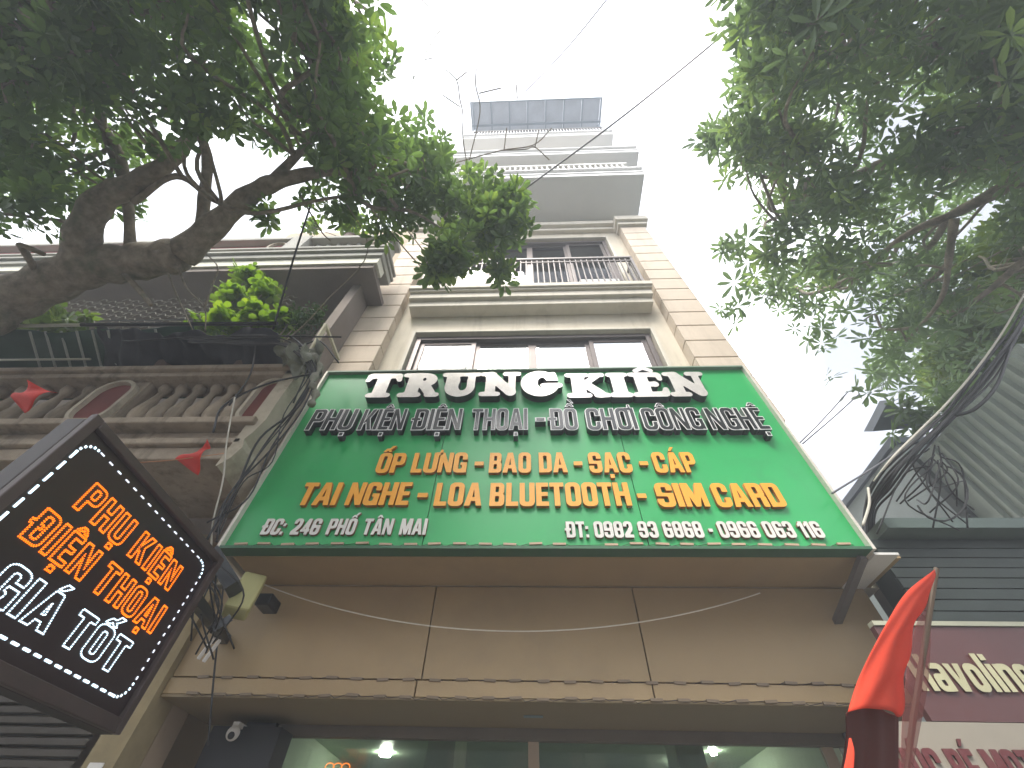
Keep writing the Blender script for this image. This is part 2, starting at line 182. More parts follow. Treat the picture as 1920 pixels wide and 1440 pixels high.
def loops_of(flat): return [[(l[k], l[k+1]) for k in range(0, len(l), 2)] for l in flat]
def text_letters(text, p0, width, caph, depth, mats, parent, dirx=Vector((1,0,0)), nrm=Vector((0,-1,0)), track=.07, space=.3, inset=None, name='letter'):
    """letters of one line as separate solid meshes: p0 = baseline left on the board's face, front side proud by depth"""
    total = sum(space if ch == ' ' else SN[ch][0]+track for ch in text)-track; sx = width/total; x = 0
    up = nrm.cross(dirx); Mx = Matrix((dirx, up, nrm)).transposed()
    for ch in text:
        if ch == ' ': x += space; continue
        def put(flat, nm, lift, dp, ms_, par):
            me = poly_mesh(loops_of(flat), sx, caph, dp)
            for v in me.vertices: v.co = Mx @ (v.co + Vector((0, 0, dp/2 + lift)))
            me.materials.clear()
            for m_ in ms_: me.materials.append(m_)
            me.update(); me.name = nm
            for p in me.polygons: p.material_index = 0 if p.normal.dot(nrm) > .8 else len(ms_)-1
            return link(nm, me, Vector(p0) + dirx*(x*sx), par)
        o = put(SN[ch][1], name, 0, depth, mats, parent)
        if inset and len(SN[ch]) > 2: put(SN[ch][2], 'letter_face', depth+.001, .003, [inset], o)
        x += SN[ch][0]+track
GL = json.loads('{"T":[1.06,[[[64,-4],[49,-3],[42,0],[36,6],[34,14],[36,22],[40,27],[47,31],[60,33],[64,36],[66,40],[66,152],[62,157],[58,160],[49,160],[42,159],[36,156],[33,152],[26,137],[22,132],[14,129],[5,130],[-1,135],[-4,143],[-1,163],[-1,181],[0,187],[3,192],[9,198],[14,202],[22,204],[135,205],[148,204],[188,204],[196,203],[202,199],[207,194],[211,188],[213,181],[213,163],[216,143],[213,135],[207,130],[198,129],[190,132],[186,137],[179,152],[176,156],[170,159],[163,160],[154,160],[150,157],[146,152],[146,42],[148,36],[152,33],[166,30],[173,25],[177,16],[176,7],[170,0],[161,-4],[135,-5]]]],"R":[1.15,[[[35,-4],[15,-4],[9,-2],[2,3],[-1,11],[-1,20],[4,27],[11,31],[26,32],[31,34],[35,38],[36,46],[36,159],[33,165],[29,167],[11,169],[5,172],[2,176],[-1,181],[-1,188],[1,196],[5,200],[15,204],[103,206],[121,204],[144,203],[164,198],[175,193],[186,186],[195,177],[201,168],[205,159],[208,148],[208,137],[206,126],[199,112],[192,104],[182,95],[181,90],[213,35],[217,32],[229,29],[236,22],[237,16],[237,11],[235,5],[230,0],[221,-4],[184,-5],[167,-4],[160,-1],[154,7],[151,22],[148,27],[120,68],[114,72],[112,71],[112,68],[112,42],[116,35],[128,27],[132,20],[133,11],[129,2],[120,-3],[105,-5]],[[127,134],[124,137],[122,143],[123,154],[129,160],[132,161],[137,159],[140,155],[142,150],[141,139],[136,134]]]],"U":[1.12,[[[95,-4],[76,2],[59,11],[44,25],[34,40],[29,53],[24,75],[26,112],[26,163],[22,167],[9,169],[2,173],[-3,181],[-3,188],[-2,194],[2,199],[7,202],[13,204],[95,204],[123,202],[132,203],[217,203],[224,200],[229,196],[231,190],[231,183],[228,176],[222,170],[217,169],[204,168],[200,166],[198,163],[198,112],[200,73],[194,47],[184,29],[176,20],[167,12],[156,5],[145,0],[134,-3],[121,-5],[108,-6]],[[121,47],[116,51],[110,58],[107,66],[104,75],[104,95],[108,117],[108,144],[104,155],[104,161],[106,166],[110,168],[123,170],[134,169],[149,168],[151,166],[152,163],[153,150],[150,137],[152,79],[149,64],[141,52],[132,46],[127,46]]]],"N":[1.14,[[[7,-2],[2,1],[-2,7],[-4,14],[-2,22],[2,27],[7,30],[27,33],[30,38],[30,144],[27,161],[24,166],[20,168],[5,170],[0,173],[-3,177],[-6,187],[-5,192],[-2,197],[4,201],[11,204],[33,204],[61,207],[72,206],[81,202],[87,198],[96,181],[154,106],[160,102],[162,104],[162,110],[162,165],[160,167],[156,168],[142,169],[134,171],[128,179],[127,188],[131,197],[138,203],[143,204],[169,204],[224,203],[233,198],[237,188],[236,179],[231,172],[223,169],[208,168],[206,166],[204,163],[204,57],[208,27],[206,18],[201,9],[193,1],[182,-3],[169,-3],[159,2],[152,7],[96,76],[90,80],[88,78],[88,73],[88,36],[92,32],[103,31],[108,29],[115,24],[117,18],[118,13],[116,7],[113,2],[107,-2],[101,-4],[15,-4]]]],"G":[1.12,[[[103,-9],[88,-7],[75,-4],[62,2],[49,9],[37,18],[27,28],[18,40],[11,53],[6,66],[2,80],[1,95],[1,110],[3,124],[7,137],[12,150],[20,163],[33,178],[50,191],[68,201],[88,207],[108,210],[130,208],[151,202],[173,191],[176,192],[186,197],[195,197],[202,193],[207,185],[217,123],[215,121],[193,120],[151,121],[149,123],[144,133],[140,141],[134,146],[127,150],[121,149],[116,147],[107,139],[102,130],[99,119],[98,106],[98,93],[101,82],[106,71],[111,64],[118,60],[121,59],[124,60],[117,68],[114,73],[112,80],[113,86],[119,95],[129,99],[222,100],[230,97],[235,92],[239,86],[240,79],[237,70],[231,64],[226,61],[217,60],[213,58],[202,40],[193,28],[182,17],[169,8],[154,0],[138,-6],[121,-9]]]],"K":[1.2,[[[172,-4],[163,-2],[157,2],[153,9],[151,22],[149,25],[119,58],[114,61],[112,55],[112,38],[113,35],[117,32],[126,31],[133,29],[139,24],[141,18],[142,13],[140,7],[137,2],[132,-2],[125,-4],[13,-4],[5,-1],[-1,5],[-3,11],[-3,16],[-2,22],[2,27],[11,31],[27,32],[31,34],[32,36],[32,159],[32,165],[29,167],[11,169],[2,173],[-3,181],[-3,190],[2,199],[9,203],[38,204],[125,204],[130,203],[139,197],[154,203],[220,204],[229,201],[235,196],[237,190],[238,185],[236,179],[233,174],[225,169],[211,168],[205,166],[152,119],[150,113],[153,108],[212,46],[220,34],[224,32],[236,30],[243,25],[247,18],[247,9],[242,1],[233,-3],[211,-4],[191,-6]],[[114,142],[112,144],[112,150],[112,162],[114,166],[117,168],[128,169],[137,174],[141,174],[144,170],[142,166],[119,145]]]],"I":[0.63,[[[20,-4],[11,-3],[4,0],[-1,5],[-4,13],[-3,18],[0,25],[6,29],[19,35],[22,40],[22,46],[22,157],[19,165],[6,171],[0,176],[-3,183],[-3,192],[3,199],[11,203],[32,205],[106,204],[115,203],[122,200],[127,196],[129,188],[129,181],[126,176],[120,171],[107,165],[105,161],[104,154],[104,42],[108,35],[120,29],[127,24],[129,16],[128,7],[122,0],[113,-4],[94,-5]]]],"E":[1.02,[[[7,-2],[2,1],[-2,7],[-4,14],[-2,22],[5,29],[11,31],[26,33],[29,35],[30,38],[30,159],[30,163],[27,166],[9,169],[4,172],[0,175],[-4,185],[-3,190],[-1,196],[5,201],[13,204],[169,204],[176,203],[184,199],[189,194],[193,188],[196,181],[196,143],[194,137],[189,132],[180,128],[175,129],[170,132],[165,138],[161,155],[156,160],[121,163],[114,163],[110,159],[110,128],[111,123],[116,120],[140,124],[149,122],[154,119],[160,113],[163,106],[164,99],[162,91],[159,86],[154,81],[149,78],[140,76],[116,80],[112,79],[110,73],[110,40],[114,37],[118,37],[164,40],[170,46],[178,63],[182,68],[189,71],[197,71],[204,66],[208,57],[206,18],[201,7],[193,0],[182,-4],[15,-4]]]],"^":[1.0,[[[51,205],[44,208],[40,214],[38,221],[41,229],[46,233],[79,253],[94,264],[101,265],[107,264],[120,254],[147,238],[157,231],[160,227],[162,221],[161,216],[158,210],[151,205],[145,204],[139,206],[105,227],[99,228],[94,226],[61,206]]]]}')
def poly_mesh(loops, sx, sy, depth):
    """solid from closed 2D outlines"""
    c = bpy.data.curves.new('g', 'CURVE'); c.dimensions = '2D'; c.fill_mode = 'BOTH'; c.extrude = depth/2
    for l in loops:
        s = c.splines.new('POLY'); s.points.add(len(l)-1); s.use_cyclic_u = True
        for p, (x, y) in zip(s.points, l): p.co = (x/200*sx, y/200*sy, 0, 1)
    o = bpy.data.objects.new('g', c); COL.objects.link(o); dg = bpy.context.evaluated_depsgraph_get(); dg.update()
    me = bpy.data.meshes.new_from_object(o.evaluated_get(dg)); bpy.data.objects.remove(o); bpy.data.curves.remove(c)
    return me

# ------------------------------------------------------------------ materials
cream = mat('cream_wall_paint', (.58, .52, .41), .8, var=.08, scale=1.2, bump=.25, bscale=90, stain=(.30,.25,.18), stain_amt=.45, streak=True)
pil_m = mat('beige_block_paint', (.56, .47, .37), .8, var=.07, scale=1.6, bump=.25, bscale=90, stain=(.28,.22,.15), stain_amt=.4, streak=True)
groove = mat('dark_joint', (.12, .095, .07), .9)
trimw = mat('moulding_paint', (.58, .53, .44), .75, var=.07, scale=2, bump=.15, stain=(.3,.27,.2), stain_amt=.4, streak=True)
soff = mat('grey_soffit_paint', (.66, .65, .63), .85, var=.06, scale=.9, bump=.1)
alu = mat('brown_grey_aluminium', (.115, .095, .088), .42, metal=.5, var=.05)
rail_m = mat('grey_painted_steel', (.17, .15, .14), .5, metal=.4, var=.1)
white_m = mat('white_paint', (.72, .7, .66), .6, var=.06, stain=(.4,.36,.28), stain_amt=.5)
curtain = mat('white_curtain', (.62, .62, .58), .9, var=.1, scale=6)
glassm = mat('mirror_glass', (.74, .76, .78), .03, metal=.85, var=.02)
dark = mat('dark_void', (.012, .012, .013), .9)
shop_p = mat('taupe_cladding', (.36, .26, .135), .55, var=.06, scale=1.1, bump=.08, stain=(.2,.15,.1), stain_amt=.3)
shop_d = mat('dark_taupe_cladding', (.26, .20, .11), .6, var=.08, scale=1.1)
green_m = mat('green_sign_sheet', (.02, .35, .095), .4, var=.05, scale=1.0, stain=(.03,.23,.08), stain_amt=.45, stain_scale=2.2)
edge_m = mat('pale_metal_edge', (.62, .58, .5), .5, metal=.2, var=.1)
led_m = mat('pinkish_led_module', (.45, .3, .2), .5)
led_d = mat('dull_led_module', (.2,.15,.10), .6)
orange_m = mat('orange_letter_face', (.78, .34, .02), .45, var=.04)
orange_s = mat('orange_letter_side', (.42, .13, .01), .5, var=.04)
pale_m = mat('pale_letter_face', (.62, .6, .55), .5, var=.08, scale=10)
pale_s = mat('rust_letter_side', (.26, .12, .07), .6, var=.15, scale=10)
mirr_m = mat('brushed_steel_face', (.74, .70, .66), .3, metal=.45, var=.12, scale=14)
side_d = mat('black_letter_side', (.012, .014, .016), .35)
rim_m = mat('white_letter_rim', (.78,.78,.76), .5, var=.03)
blk_m = mat('black_letter_face', (.022, .024, .026), .3, var=.3, scale=8)

# ------------------------------------------------------------------ ground and street
g = MB(); g.add([(-45,-30,-.12),(45,-30,-.12),(45,40,-.12),(-45,40,-.12)], [(0,1,2,3)])
tag(g.build('road', mat('asphalt', (.06,.058,.055), .9, var=.2, scale=2, bump=.5)), kind='structure')
pv = MB().box(-30, 30, -1.2, 3.6, -.12, 0)
tag(pv.build('pavement', mat('pavement_concrete', (.15,.135,.115), .85, var=.12, scale=1.5, bump=.3)), kind='structure')

# thin volume added for veiling lens glare, lifting the dark foliage
hm = bpy.data.materials.new('glare_volume'); hm.use_nodes = True; hn = hm.node_tree; hn.nodes.remove(hn.nodes['Principled BSDF'])
pvn = hn.nodes.new('ShaderNodeVolumePrincipled'); pvn.inputs['Color'].default_value = (.86,.92,1,1); pvn.inputs['Density'].default_value = .018
hn.links.new(pvn.outputs[0], hn.nodes['Material Output'].inputs['Volume'])
tag(MB().box(-46, 46, -31, 41, -1.2, 21).build('glare_haze', hm), kind='stuff')
# houses across the street, behind the viewer (they close the street off from the horizon and show in the panes)
for i, (x0, x1, h_, c_, lab) in enumerate(((-22,-13,9.5,(.42,.36,.26),'ochre row house across the street with four rows of windows'),(-12.9,-5.2,12,(.45,.45,.42),'tall grey row house across the street'),(-5.1,1.8,8.5,(.36,.25,.2),'low brick red row house across the street'),(1.9,9.5,11.5,(.5,.46,.36),'cream row house across the street'),(9.6,21,9,(.3,.34,.36),'wide blue grey row house across the street'))):
    OHS = thing('row_house', ((x0+x1)/2, -12.5, 0), lab, 'house', 'houses across the street')
    MB().box(x0, x1, -20, -12.5, 0, h_).build('wall', mat('row_wall_%d' % i, c_, .85, var=.15, stain=(.15,.13,.1), stain_amt=.5, streak=True), OHS)
    wn = MB().box(-.7, .7, 0, .06, 0, 1.5).mesh('window', mat('row_glass', (.05,.06,.07), .1))
    for fz in np.arange(1.0, h_-2.2, 3.1):
        for wx in np.arange(x0+1.4, x1-.9, 2.2): link('window', wn, (wx, -12.5, fz), OHS)
# ------------------------------------------------------------------ main tall house
TH = thing('tall_narrow_house', (.05, 2.95, 0), 'cream tube house with block pilasters rising above the green shop sign', 'house')
XL, XR = -2.28, 2.42
# front wall with openings: (x0,x1,z0,z1)
ops = [(-1.52, 1.68, 4.35, 6.53), (-1.47, 1.65, 7.50, 10.20)]
wl = MB(); y0, y1 = 2.95, 3.15
cuts = sorted({3.046, 4.35, 6.53, 7.50, 10.20, 11.35})
for a, b in zip(cuts[:-1], cuts[1:]):
    op = [o for o in ops if o[2] <= a and o[3] >= b]
    if op: wl.box(XL, op[0][0], y0, y1, a, b); wl.box(op[0][1], XR, y0, y1, a, b)
    else: wl.box(XL, XR, y0, y1, a, b)
wl.build('wall', cream, TH)
MB().box(XL, XL+.2, 3.152, 13, 2.9, 17.0).box(XR-.2, XR, 3.152, 13, 2.9, 17.0).box(XL+.2, XR-.2, 12.8, 13, 2.9, 17).build('side_wall', cream, TH)
MB().box(XL, XR, 2.952, 3.152, 11.36, 17.0).build('upper_wall', cream, TH)
for zf in (7.1, 10.9, 13.9): MB().box(XL+.21, XR-.21, 3.3, 12.7, zf, zf+.15).build('floor_slab', soff, TH)
# pilasters of courses
for x0, x1 in ((XL-.04, -1.83), (1.95, XR+.04)):
    MB().box(x0+.02, x1-.02, 2.815, 2.948, 4.5, 10.3).build('pilaster_core', groove, TH)
    bm_ = MB().box(x0, x1, 2.785, 2.812, 0, .343); me = bm_.mesh('course_block', pil_m, Vector(((x0+x1)/2, 2.8, 0)))
    sd = None
    for i in range(16):
        z = 4.552 + i*.362
        link('course_block', me, ((x0+x1)/2, 2.8, z), TH, bevel=.006)
        
    s_ = MB()
    for i in range(16):
        z = 4.552 + i*.362
        for xa in (x0-.001, x1-.018): MB().box(xa, xa+.019, 2.814, 2.948, z, z+.343).build('course_return', pil_m, TH)
    MB().box(x0-.04, x1+.04, 2.72, 2.949, 10.35, 10.47).box(x0-.08, x1+.08, 2.66, 2.949, 10.472, 10.70).build('pilaster_cap', trimw, TH, bevel=.01)
# cornice lines under the big balcony
MB().box(-1.82, 1.94, 2.86, 2.948, 10.50, 10.62).box(-1.82, 1.94, 2.78, 2.948, 10.622, 10.80).box(-1.82, 1.94, 2.88, 2.948, 10.802, 11.1).build('cornice', trimw, TH, bevel=.008)
# window casing
def casing(x0, x1, z0, z1, t=.05):
    m = MB().box(x0-t, x0, 2.925, 2.96, z0, z1+t).box(x1, x1+t, 2.925, 2.96, z0, z1+t).box(x0, x1, 2.925, 2.96, z1, z1+t)
    return m.build('window_casing', trimw, TH, bevel=.004)
def sash_window(x0, x1, z0, z1, n, zrail=None):
    W_ = MB().box(x0, x0+.06, 2.99, 3.11, z0, z1).box(x1-.06, x1, 2.99, 3.11, z0, z1).box(x0+.06, x1-.06, 2.99, 3.11, z1-.06, z1).build('window', alu, TH)
    sw = (x1-x0-.12)/n
    for i in range(n):
        a = x0+.06+i*sw; b = a+sw; yo = 3.03 if i in (0, n-1) else 3.06
        st = .055 if i not in (0, n-1) else .06
        zt = z1-.065 - (.0 if i in (0, n-1) else .0)
        MB().box(a, a+st, yo, yo+.03, z0, zt).box(b-st, b, yo, yo+.03, z0, zt).box(a+st, b-st, yo, yo+.03, zt-.06, zt).box(a+st, b-st, yo, yo+.03, z0, z0+.06).build('sash', alu, W_)
        MB().box(a+st, b-st, yo+.012, yo+.018, z0+.06, zt-.06).build('pane', glass2 if (zrail is not None or i == 0) else glassm, W_)
    return W_
glass2 = bpy.data.materials.new('clear_glass'); glass2.use_nodes = True
n_ = glass2.node_tree.nodes; l_ = glass2.node_tree.links; n_.remove(n_['Principled BSDF'])
gl = n_.new('ShaderNodeBsdfGlossy'); gl.inputs['Roughness'].default_value = .02; tp = n_.new('ShaderNodeBsdfTransparent'); tp.inputs[0].default_value = (.8,.86,.84,1)
fr = n_.new('ShaderNodeFresnel'); fr.inputs[0].default_value = 1.5; mxs = n_.new('ShaderNodeMixShader')
l_.new(fr.outputs[0], mxs.inputs[0]); l_.new(tp.outputs[0], mxs.inputs[1]); l_.new(gl.outputs[0], mxs.inputs[2]); l_.new(mxs.outputs[0], n_['Material Output'].inputs[0])
sash_window(-1.50, 1.66, 4.36, 6.50, 4); casing(-1.52, 1.68, 4.36, 6.53)
sash_window(-1.45, 1.63, 7.52, 10.17, 4, 1); casing(-1.47, 1.65, 7.52, 10.20)
# pleated curtains behind the upper doors, and a dark strip of room above them
for x0, x1 in ((-1.36, -.72), (-.55, .05), (.12, .78), (.92, 1.52)):
    c = MB(); n = 40; vs = []
    for i in range(n+1):
        x = x0+(x1-x0)*i/n; y = 3.24+.03*math.sin(i*1.25)+.01*math.sin(i*3.1)
        vs += [(x, y, 7.55), (x, y, 9.75)]
    c.add(vs, [(2*i, 2*i+2, 2*i+3, 2*i+1) for i in range(n)]).build('curtain', curtain, TH, smooth=True)
# pale slatted blind behind the left pane of the lower window
for i in range(26): MB().bar((-1.40, 3.16, 4.45+i*.075), (-.75, 3.16, 4.45+i*.075), .045, .006).build('blind_slat', mat('grey_green_blind', (.24,.27,.2), .7), TH)
for x in (-1.3, -1.1, -.92): MB().box(x, x+.03, 3.12, 3.13, 4.4, 6.4).build('window_bar', white_m, TH)
# third floor shallow balcony
B3 = MB()
for (y, za, zb) in ((2.76, 6.98, 7.12), (2.70, 7.122, 7.26), (2.66, 7.262, 7.30), (2.63, 7.302, 7.41)):
    w_ = (2.95-y)*.35
    B3.box(-1.62-w_, 1.74+w_, y, 2.948, za, zb)
B3.build('balcony_slab', trimw, TH, bevel=.01)
rl = MB().box(-1.62, 1.78, 2.665, 2.715, 8.42, 8.47).box(-1.62, 1.78, 2.675, 2.705, 8.30, 8.325).box(-1.62, 1.78, 2.675, 2.705, 7.46, 7.485)
for x in (-1.62, 1.74): rl.box(x, x+.04, 2.67, 2.71, 7.412, 8.42); rl.box(x+.005, x+.035, 2.72, 2.948, 8.425, 8.465)
RL = rl.build('railing', rail_m, TH)
bmesh_ = MB().box(-.009, .009, -.009, .009, 0, .935).mesh('baluster', rail_m)
for i in range(36):
    x = -1.54+i*.0915; link('baluster', bmesh_, (x, 2.69, 7.485), RL)
for i in range(3):
    for x in (-1.605, 1.755): link('baluster', bmesh_, (x, 2.76+i*.06, 7.485), RL)
# air conditioner outdoor units seen low behind the rail
for x in (-1.25, .85):
    a = MB().box(x, x+.62, 2.76, 2.93, 7.42, 7.80)
    a.build('wall_unit', mat('pale_unit', (.6,.62,.6), .5), TH, bevel=.02)
# great balconies A, B, C
def balcony(x0, x1, y, zs, zt, name='balcony_slab'):
    m = MB().box(x0, x1, y+.02, 2.945, zs, zs+(zt-zs)*.35).box(x0-.02, x1+.02, y, 2.945, zs+(zt-zs)*.35+.002, zs+(zt-zs)*.5)
    m.box(x0+.01, x1-.01, y+.03, 2.945, zs+(zt-zs)*.5+.002, zs+(zt-zs)*.85).box(x0-.04, x1+.04, y-.03, 2.945, zs+(zt-zs)*.85+.002, zt)
    return m.build(name, soff, TH, bevel=.008)
balcony(-2.50, 2.56, 1.99, 11.35, 11.88)
tr = MB().box(-2.3, 2.36, 2.15, 2.20, 11.80, 11.9)
BL = MB().box(-2.4, 2.40, 2.00, 2.09, 12.48, 12.58).build('balcony_rail', white_m, TH)
bp_ = MB().lathe((0,0,0), [(.03,0),(.03,.05),(.02,.08),(.045,.2),(.045,.27),(.02,.45),(.02,.52),(.035,.56),(.035,.597)], 8).mesh('baluster', white_m, smooth=True)
for i in range(38): link('baluster', bp_, (-2.33+i*.125, 2.045, 11.882), BL)
balcony(-2.74, 2.78, 1.83, 13.0, 13.55)
balcony(-1.74, 2.52, 1.72, 15.15, 15.62)
C_ = MB().box(-1.60, 2.44, 1.74, 1.79, 16.62, 16.68).box(-1.60, 2.44, 1.75, 1.78, 15.7, 15.73).build('balcony_rail', rail_m, TH)
bq = MB().box(-.012, .012, -.012, .012, 0, .89).mesh('baluster', mat('pale_rail', (.55,.55,.55), .5))
for i in range(45): link('baluster', bq, (-1.56+i*.09, 1.765, 15.731), C_)
# top canopy: joists, pale translucent panels, fascia
D_ = MB().box(-1.74, 2.57, 1.06, 1.10, 17.98, 18.16).box(-1.74, -1.70, 1.10, 2.94, 17.98, 18.16).box(2.53, 2.57, 1.10, 2.94, 17.98, 18.16)
D_.box(-1.74, 2.57, 1.70, 1.76, 17.9, 17.978)
D_ = D_.build('canopy', mat('blue_grey_metal', (.2,.24,.28), .5, metal=.3), TH)
for i in range(7):
    a = -1.66+i*.6
    MB().box(a+.02, a+.575, 1.104, 2.94, 18.10, 18.12).build('canopy_panel', mat('canopy_sheet', (.45,.47,.50), .5, trans=.35), D_)
    MB().box(a-.02, a+.02, 1.104, 2.93, 17.99, 18.098).build('joist', mat('blue_grey_metal', (.1,.1,.1)), D_)
for x in (-1.62, 2.44): MB().box(x, x+.07, 1.8, 1.87, 15.63, 17.9).build('canopy_post', mat('blue_grey_metal', (.1,.1,.1)), TH)
MB().box(-1.62, 2.4, 2.6, 2.9, 15.64, 17.95).build('top_wall', mat('top_room_grey', (.3,.33,.36), .7), TH)
MB().tube([(-.18,1.9,18.16),(-.18,1.9,19.6)], .02).build('antenna_mast', rail_m, TH)

# shop front below: cladding
for x0, x1 in ((-2.22, -.665), (-.657, .715), (.723, 2.30)):
    MB().box(x0, x1, 2.95, 2.98, 2.475, 3.038).build('cladding_panel', shop_p, TH, bevel=.003)
for x0, x1 in ((-2.22, -.69), (-.682, .715), (.723, 2.30)):
    MB().box(x0, x1, 2.942, 2.98, 2.383, 2.466).build('cladding_panel', shop_p, TH, bevel=.003)
MB().box(-2.22, 2.30, 2.982, 3.57, 2.40, 3.04).build('fascia_box', shop_d, TH)
MB().box(-2.22, 2.30, 2.945, 3.55, 2.368, 2.381).build('entrance_soffit', shop_d, TH)
MB().box(-1.70, 2.0, 3.49, 3.549, 2.305, 2.366).build('door_header', mat('header_brown', (.15,.125,.095), .6), TH)
MB().box(-2.9, -1.905, 3.58, 3.6, 0, 2.95).build('side_panel', shop_d, TH)
for x, wd in ((-1.9, .2), (2.0, .25)): MB().box(x, x+wd, 3.45, 3.6, 0, 2.366).build('jamb', mat('black_jamb', (.03,.03,.035), .5), TH)
for x in (-1.70, -.02, 1.85): MB().box(x, x+.07, 3.52, 3.56, 0, 2.304).build('door_stile', mat('pale_stile', (.45,.36,.26), .5), TH)
MB().box(-1.63, -.02, 3.535, 3.545, .05, 2.303).build('door_pane', glass2, TH)
MB().box(.05, 1.85, 3.535, 3.545, .05, 2.303).build('door_pane', glass2, TH)
# room inside
inn = mat('shop_inner_wall', (.38,.44,.33), .7, var=.1); ceil = mat('shop_ceiling', (.35,.42,.33), .45, var=.1)
MB().box(-2.2, 2.28, 3.62, 9, 2.62, 2.7).build('shop_ceiling', ceil, TH)
MB().box(-2.2, -2.1, 3.62, 9, 0, 2.618).box(2.2, 2.3, 3.62, 9, 0, 2.618).box(-2.1, 2.2, 8.9, 9, 0, 2.618).build('shop_wall', inn, TH)
MB().box(-2.1, 2.2, 3.62, 8.9, .0, .03).build('shop_floor', mat('shop_floor_tile', (.4,.4,.36), .3), TH)
lampm = mat('lamp_glow', (1,1,.9), emit=(1, 1, .82), estr=45)
for (px, py) in ((722, 1415), (1283, 1430), (1338, 1413)):
    p = at(px, py, z=2.6)
    l_o = MB().lathe((p.x, p.y, 2.59), [(.055, 0), (.06, .028)], 14).build('ceiling_lamp', lampm)
    tag(l_o, {722:'round lit ceiling lamp behind the left glass door', 1283:'bright round ceiling lamp behind the right glass door', 1338:'fainter small ceiling lamp right of the bright one'}[px], 'lamp', 'ceiling lamps inside the shop')
    if px == 1338: l_o.scale = (.5, .5, 1)
# inside shelves / partition
pa = MB().box(-.75, -.55, 3.9, 4.6, .03, 2.61).box(1.05, 1.25, 4.0, 4.3, .03, 2.61)
pa.build('shop_column', mat('shop_column_m', (.45,.5,.36), .6), TH)
# orange neon scroll
q = at(640, 1437, Y=3.75)
nm = MB()
for k in range(3):
    nm.tube([(q.x-.08+.055*k+.03*math.cos(t), 3.75, q.z-.005+.022*math.sin(t)) for t in [i*2*PI/12 for i in range(13)]], .003, 5)
tag(nm.build('neon_sign', mat('neon_orange', (1,.3,.05), emit=(1,.22,.03), estr=.5)), 'small orange neon loops glowing behind the left glass door', 'neon sign')

# ------------------------------------------------------------------ green sign
SG = thing('shop_sign', (.05, 2.6, 3.05), 'large green signboard with raised letters above the shop entrance', 'sign')
SX0, SX1, SZ0, SZ1 = -2.03, 2.13, 3.065, 4.985
for a, b in ((SX0, -.705), (-.699, .772), (.778, SX1)):
    MB().box(a, b, 2.50, 2.53, SZ0, SZ1).build('sign_panel', green_m, SG)
MB().box(SX0, SX1, 2.535, 2.93, SZ0+.02, SZ1).build('sign_box', mat('sign_back', (.12,.12,.1), .7), SG)
MB().box(SX0+.05, SX1+.22, 2.56, 2.945, 3.042, 3.075).build('sign_underside', shop_p, SG)
MB().box(SX0-.022, SX0-.001, 2.46, 2.9, SZ0-.02, SZ1+.02).build('edge_strip', edge_m, SG)
MB().box(SX1+.001, SX1+.022, 2.46, 2.9, SZ0-.02, SZ1+.02).build('edge_strip', edge_m, SG)
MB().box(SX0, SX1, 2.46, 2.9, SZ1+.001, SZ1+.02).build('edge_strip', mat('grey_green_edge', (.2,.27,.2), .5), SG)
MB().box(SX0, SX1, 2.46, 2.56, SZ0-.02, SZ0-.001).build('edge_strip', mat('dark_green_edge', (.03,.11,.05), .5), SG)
# slab letters TRUNG KIEN
def slab_word(word, x0, x1, z, h, depth=.075):
    total = 0
    for ch in word: total += GL['E' if ch == 'Ê' else ch][0] + .03
    total -= .03; sx = (x1-x0)/total; x = x0
    for ch in word:
        wdt, loops = GL['E' if ch == 'Ê' else ch]
        me = poly_mesh(loops, sx, h, depth)
        def put(me, name, par, dx, y):
            Mx = Matrix(((1,0,0),(0,0,-1),(0,1,0)))
            for v in me.vertices: v.co = Mx @ v.co
            me.materials.clear(); me.materials.append(mirr_m); me.materials.append(side_d); me.update(); me.name = name
            for p in me.polygons: p.material_index = 0 if p.normal.y < -.8 else 1
            return link(name, me, (x+dx, y, z), par)
        o = put(me, 'letter', SG, 0, 2.465 - depth/2 + .03)
        if ch == 'Ê': put(poly_mesh(GL['^'][1], sx, h, depth), 'accent', o, 0, 2.465 - depth/2 + .03)
        x += (wdt+.03)*sx
slab_word('TRUNG', -1.56, .31, 4.53, .352)
slab_word('KIÊN', .37, 1.66, 4.495, .352)
# black letters with a white rim
def rim_word(t, px0, px1, py, x0=None, x1=None):
    a = at(px0, py, Y=2.44).x; b = at(px1, py, Y=2.44).x
    z = 4.095 - (a+b)/2*.010
    text_letters(t, (a, 2.499, z), b-a, .272, .062, [rim_m, side_d], SG, track=.02, inset=blk_m)
for t, a, b in (('PHỤ', 567, 655), ('KIỆN', 666, 752), ('ĐIỆN', 768, 862), ('THOẠI', 880, 990), ('-', 1004, 1024), ('ĐỒ', 1033, 1087), ('CHƠI', 1103, 1201), ('CÔNG', 1212, 1330), ('NGHỆ', 1340, 1452)):
    if t == '-':
        text_letters(t, (at(a,812,Y=2.44).x, 2.499, 4.10), .09, .272, .062, [rim_m, side_d], SG, inset=blk_m); continue
    rim_word(t, a, b, 812)
def plain(t, px0, px1, py, z, h, mats, Y=2.47, depth=.028, track=.06, space=.30):
    a = at(px0, py, Y=Y).x; b = at(px1, py, Y=Y).x
    text_letters(t, (a, 2.499, z), b-a, h, depth, mats, SG, track=track, space=space)
O_ = [orange_m, orange_s]; P_ = [pale_m, pale_s]
for t, a, b in (('ỐP LƯNG', 702, 873), ('-', 888, 905), ('BAO DA', 916, 1065), ('-', 1078, 1094), ('SẠC', 1107, 1188), ('-', 1204, 1220), ('CÁP', 1231, 1312)):
    plain(t, a, b, 885, 3.672 - (a-1000)/300*.006, .20, O_)
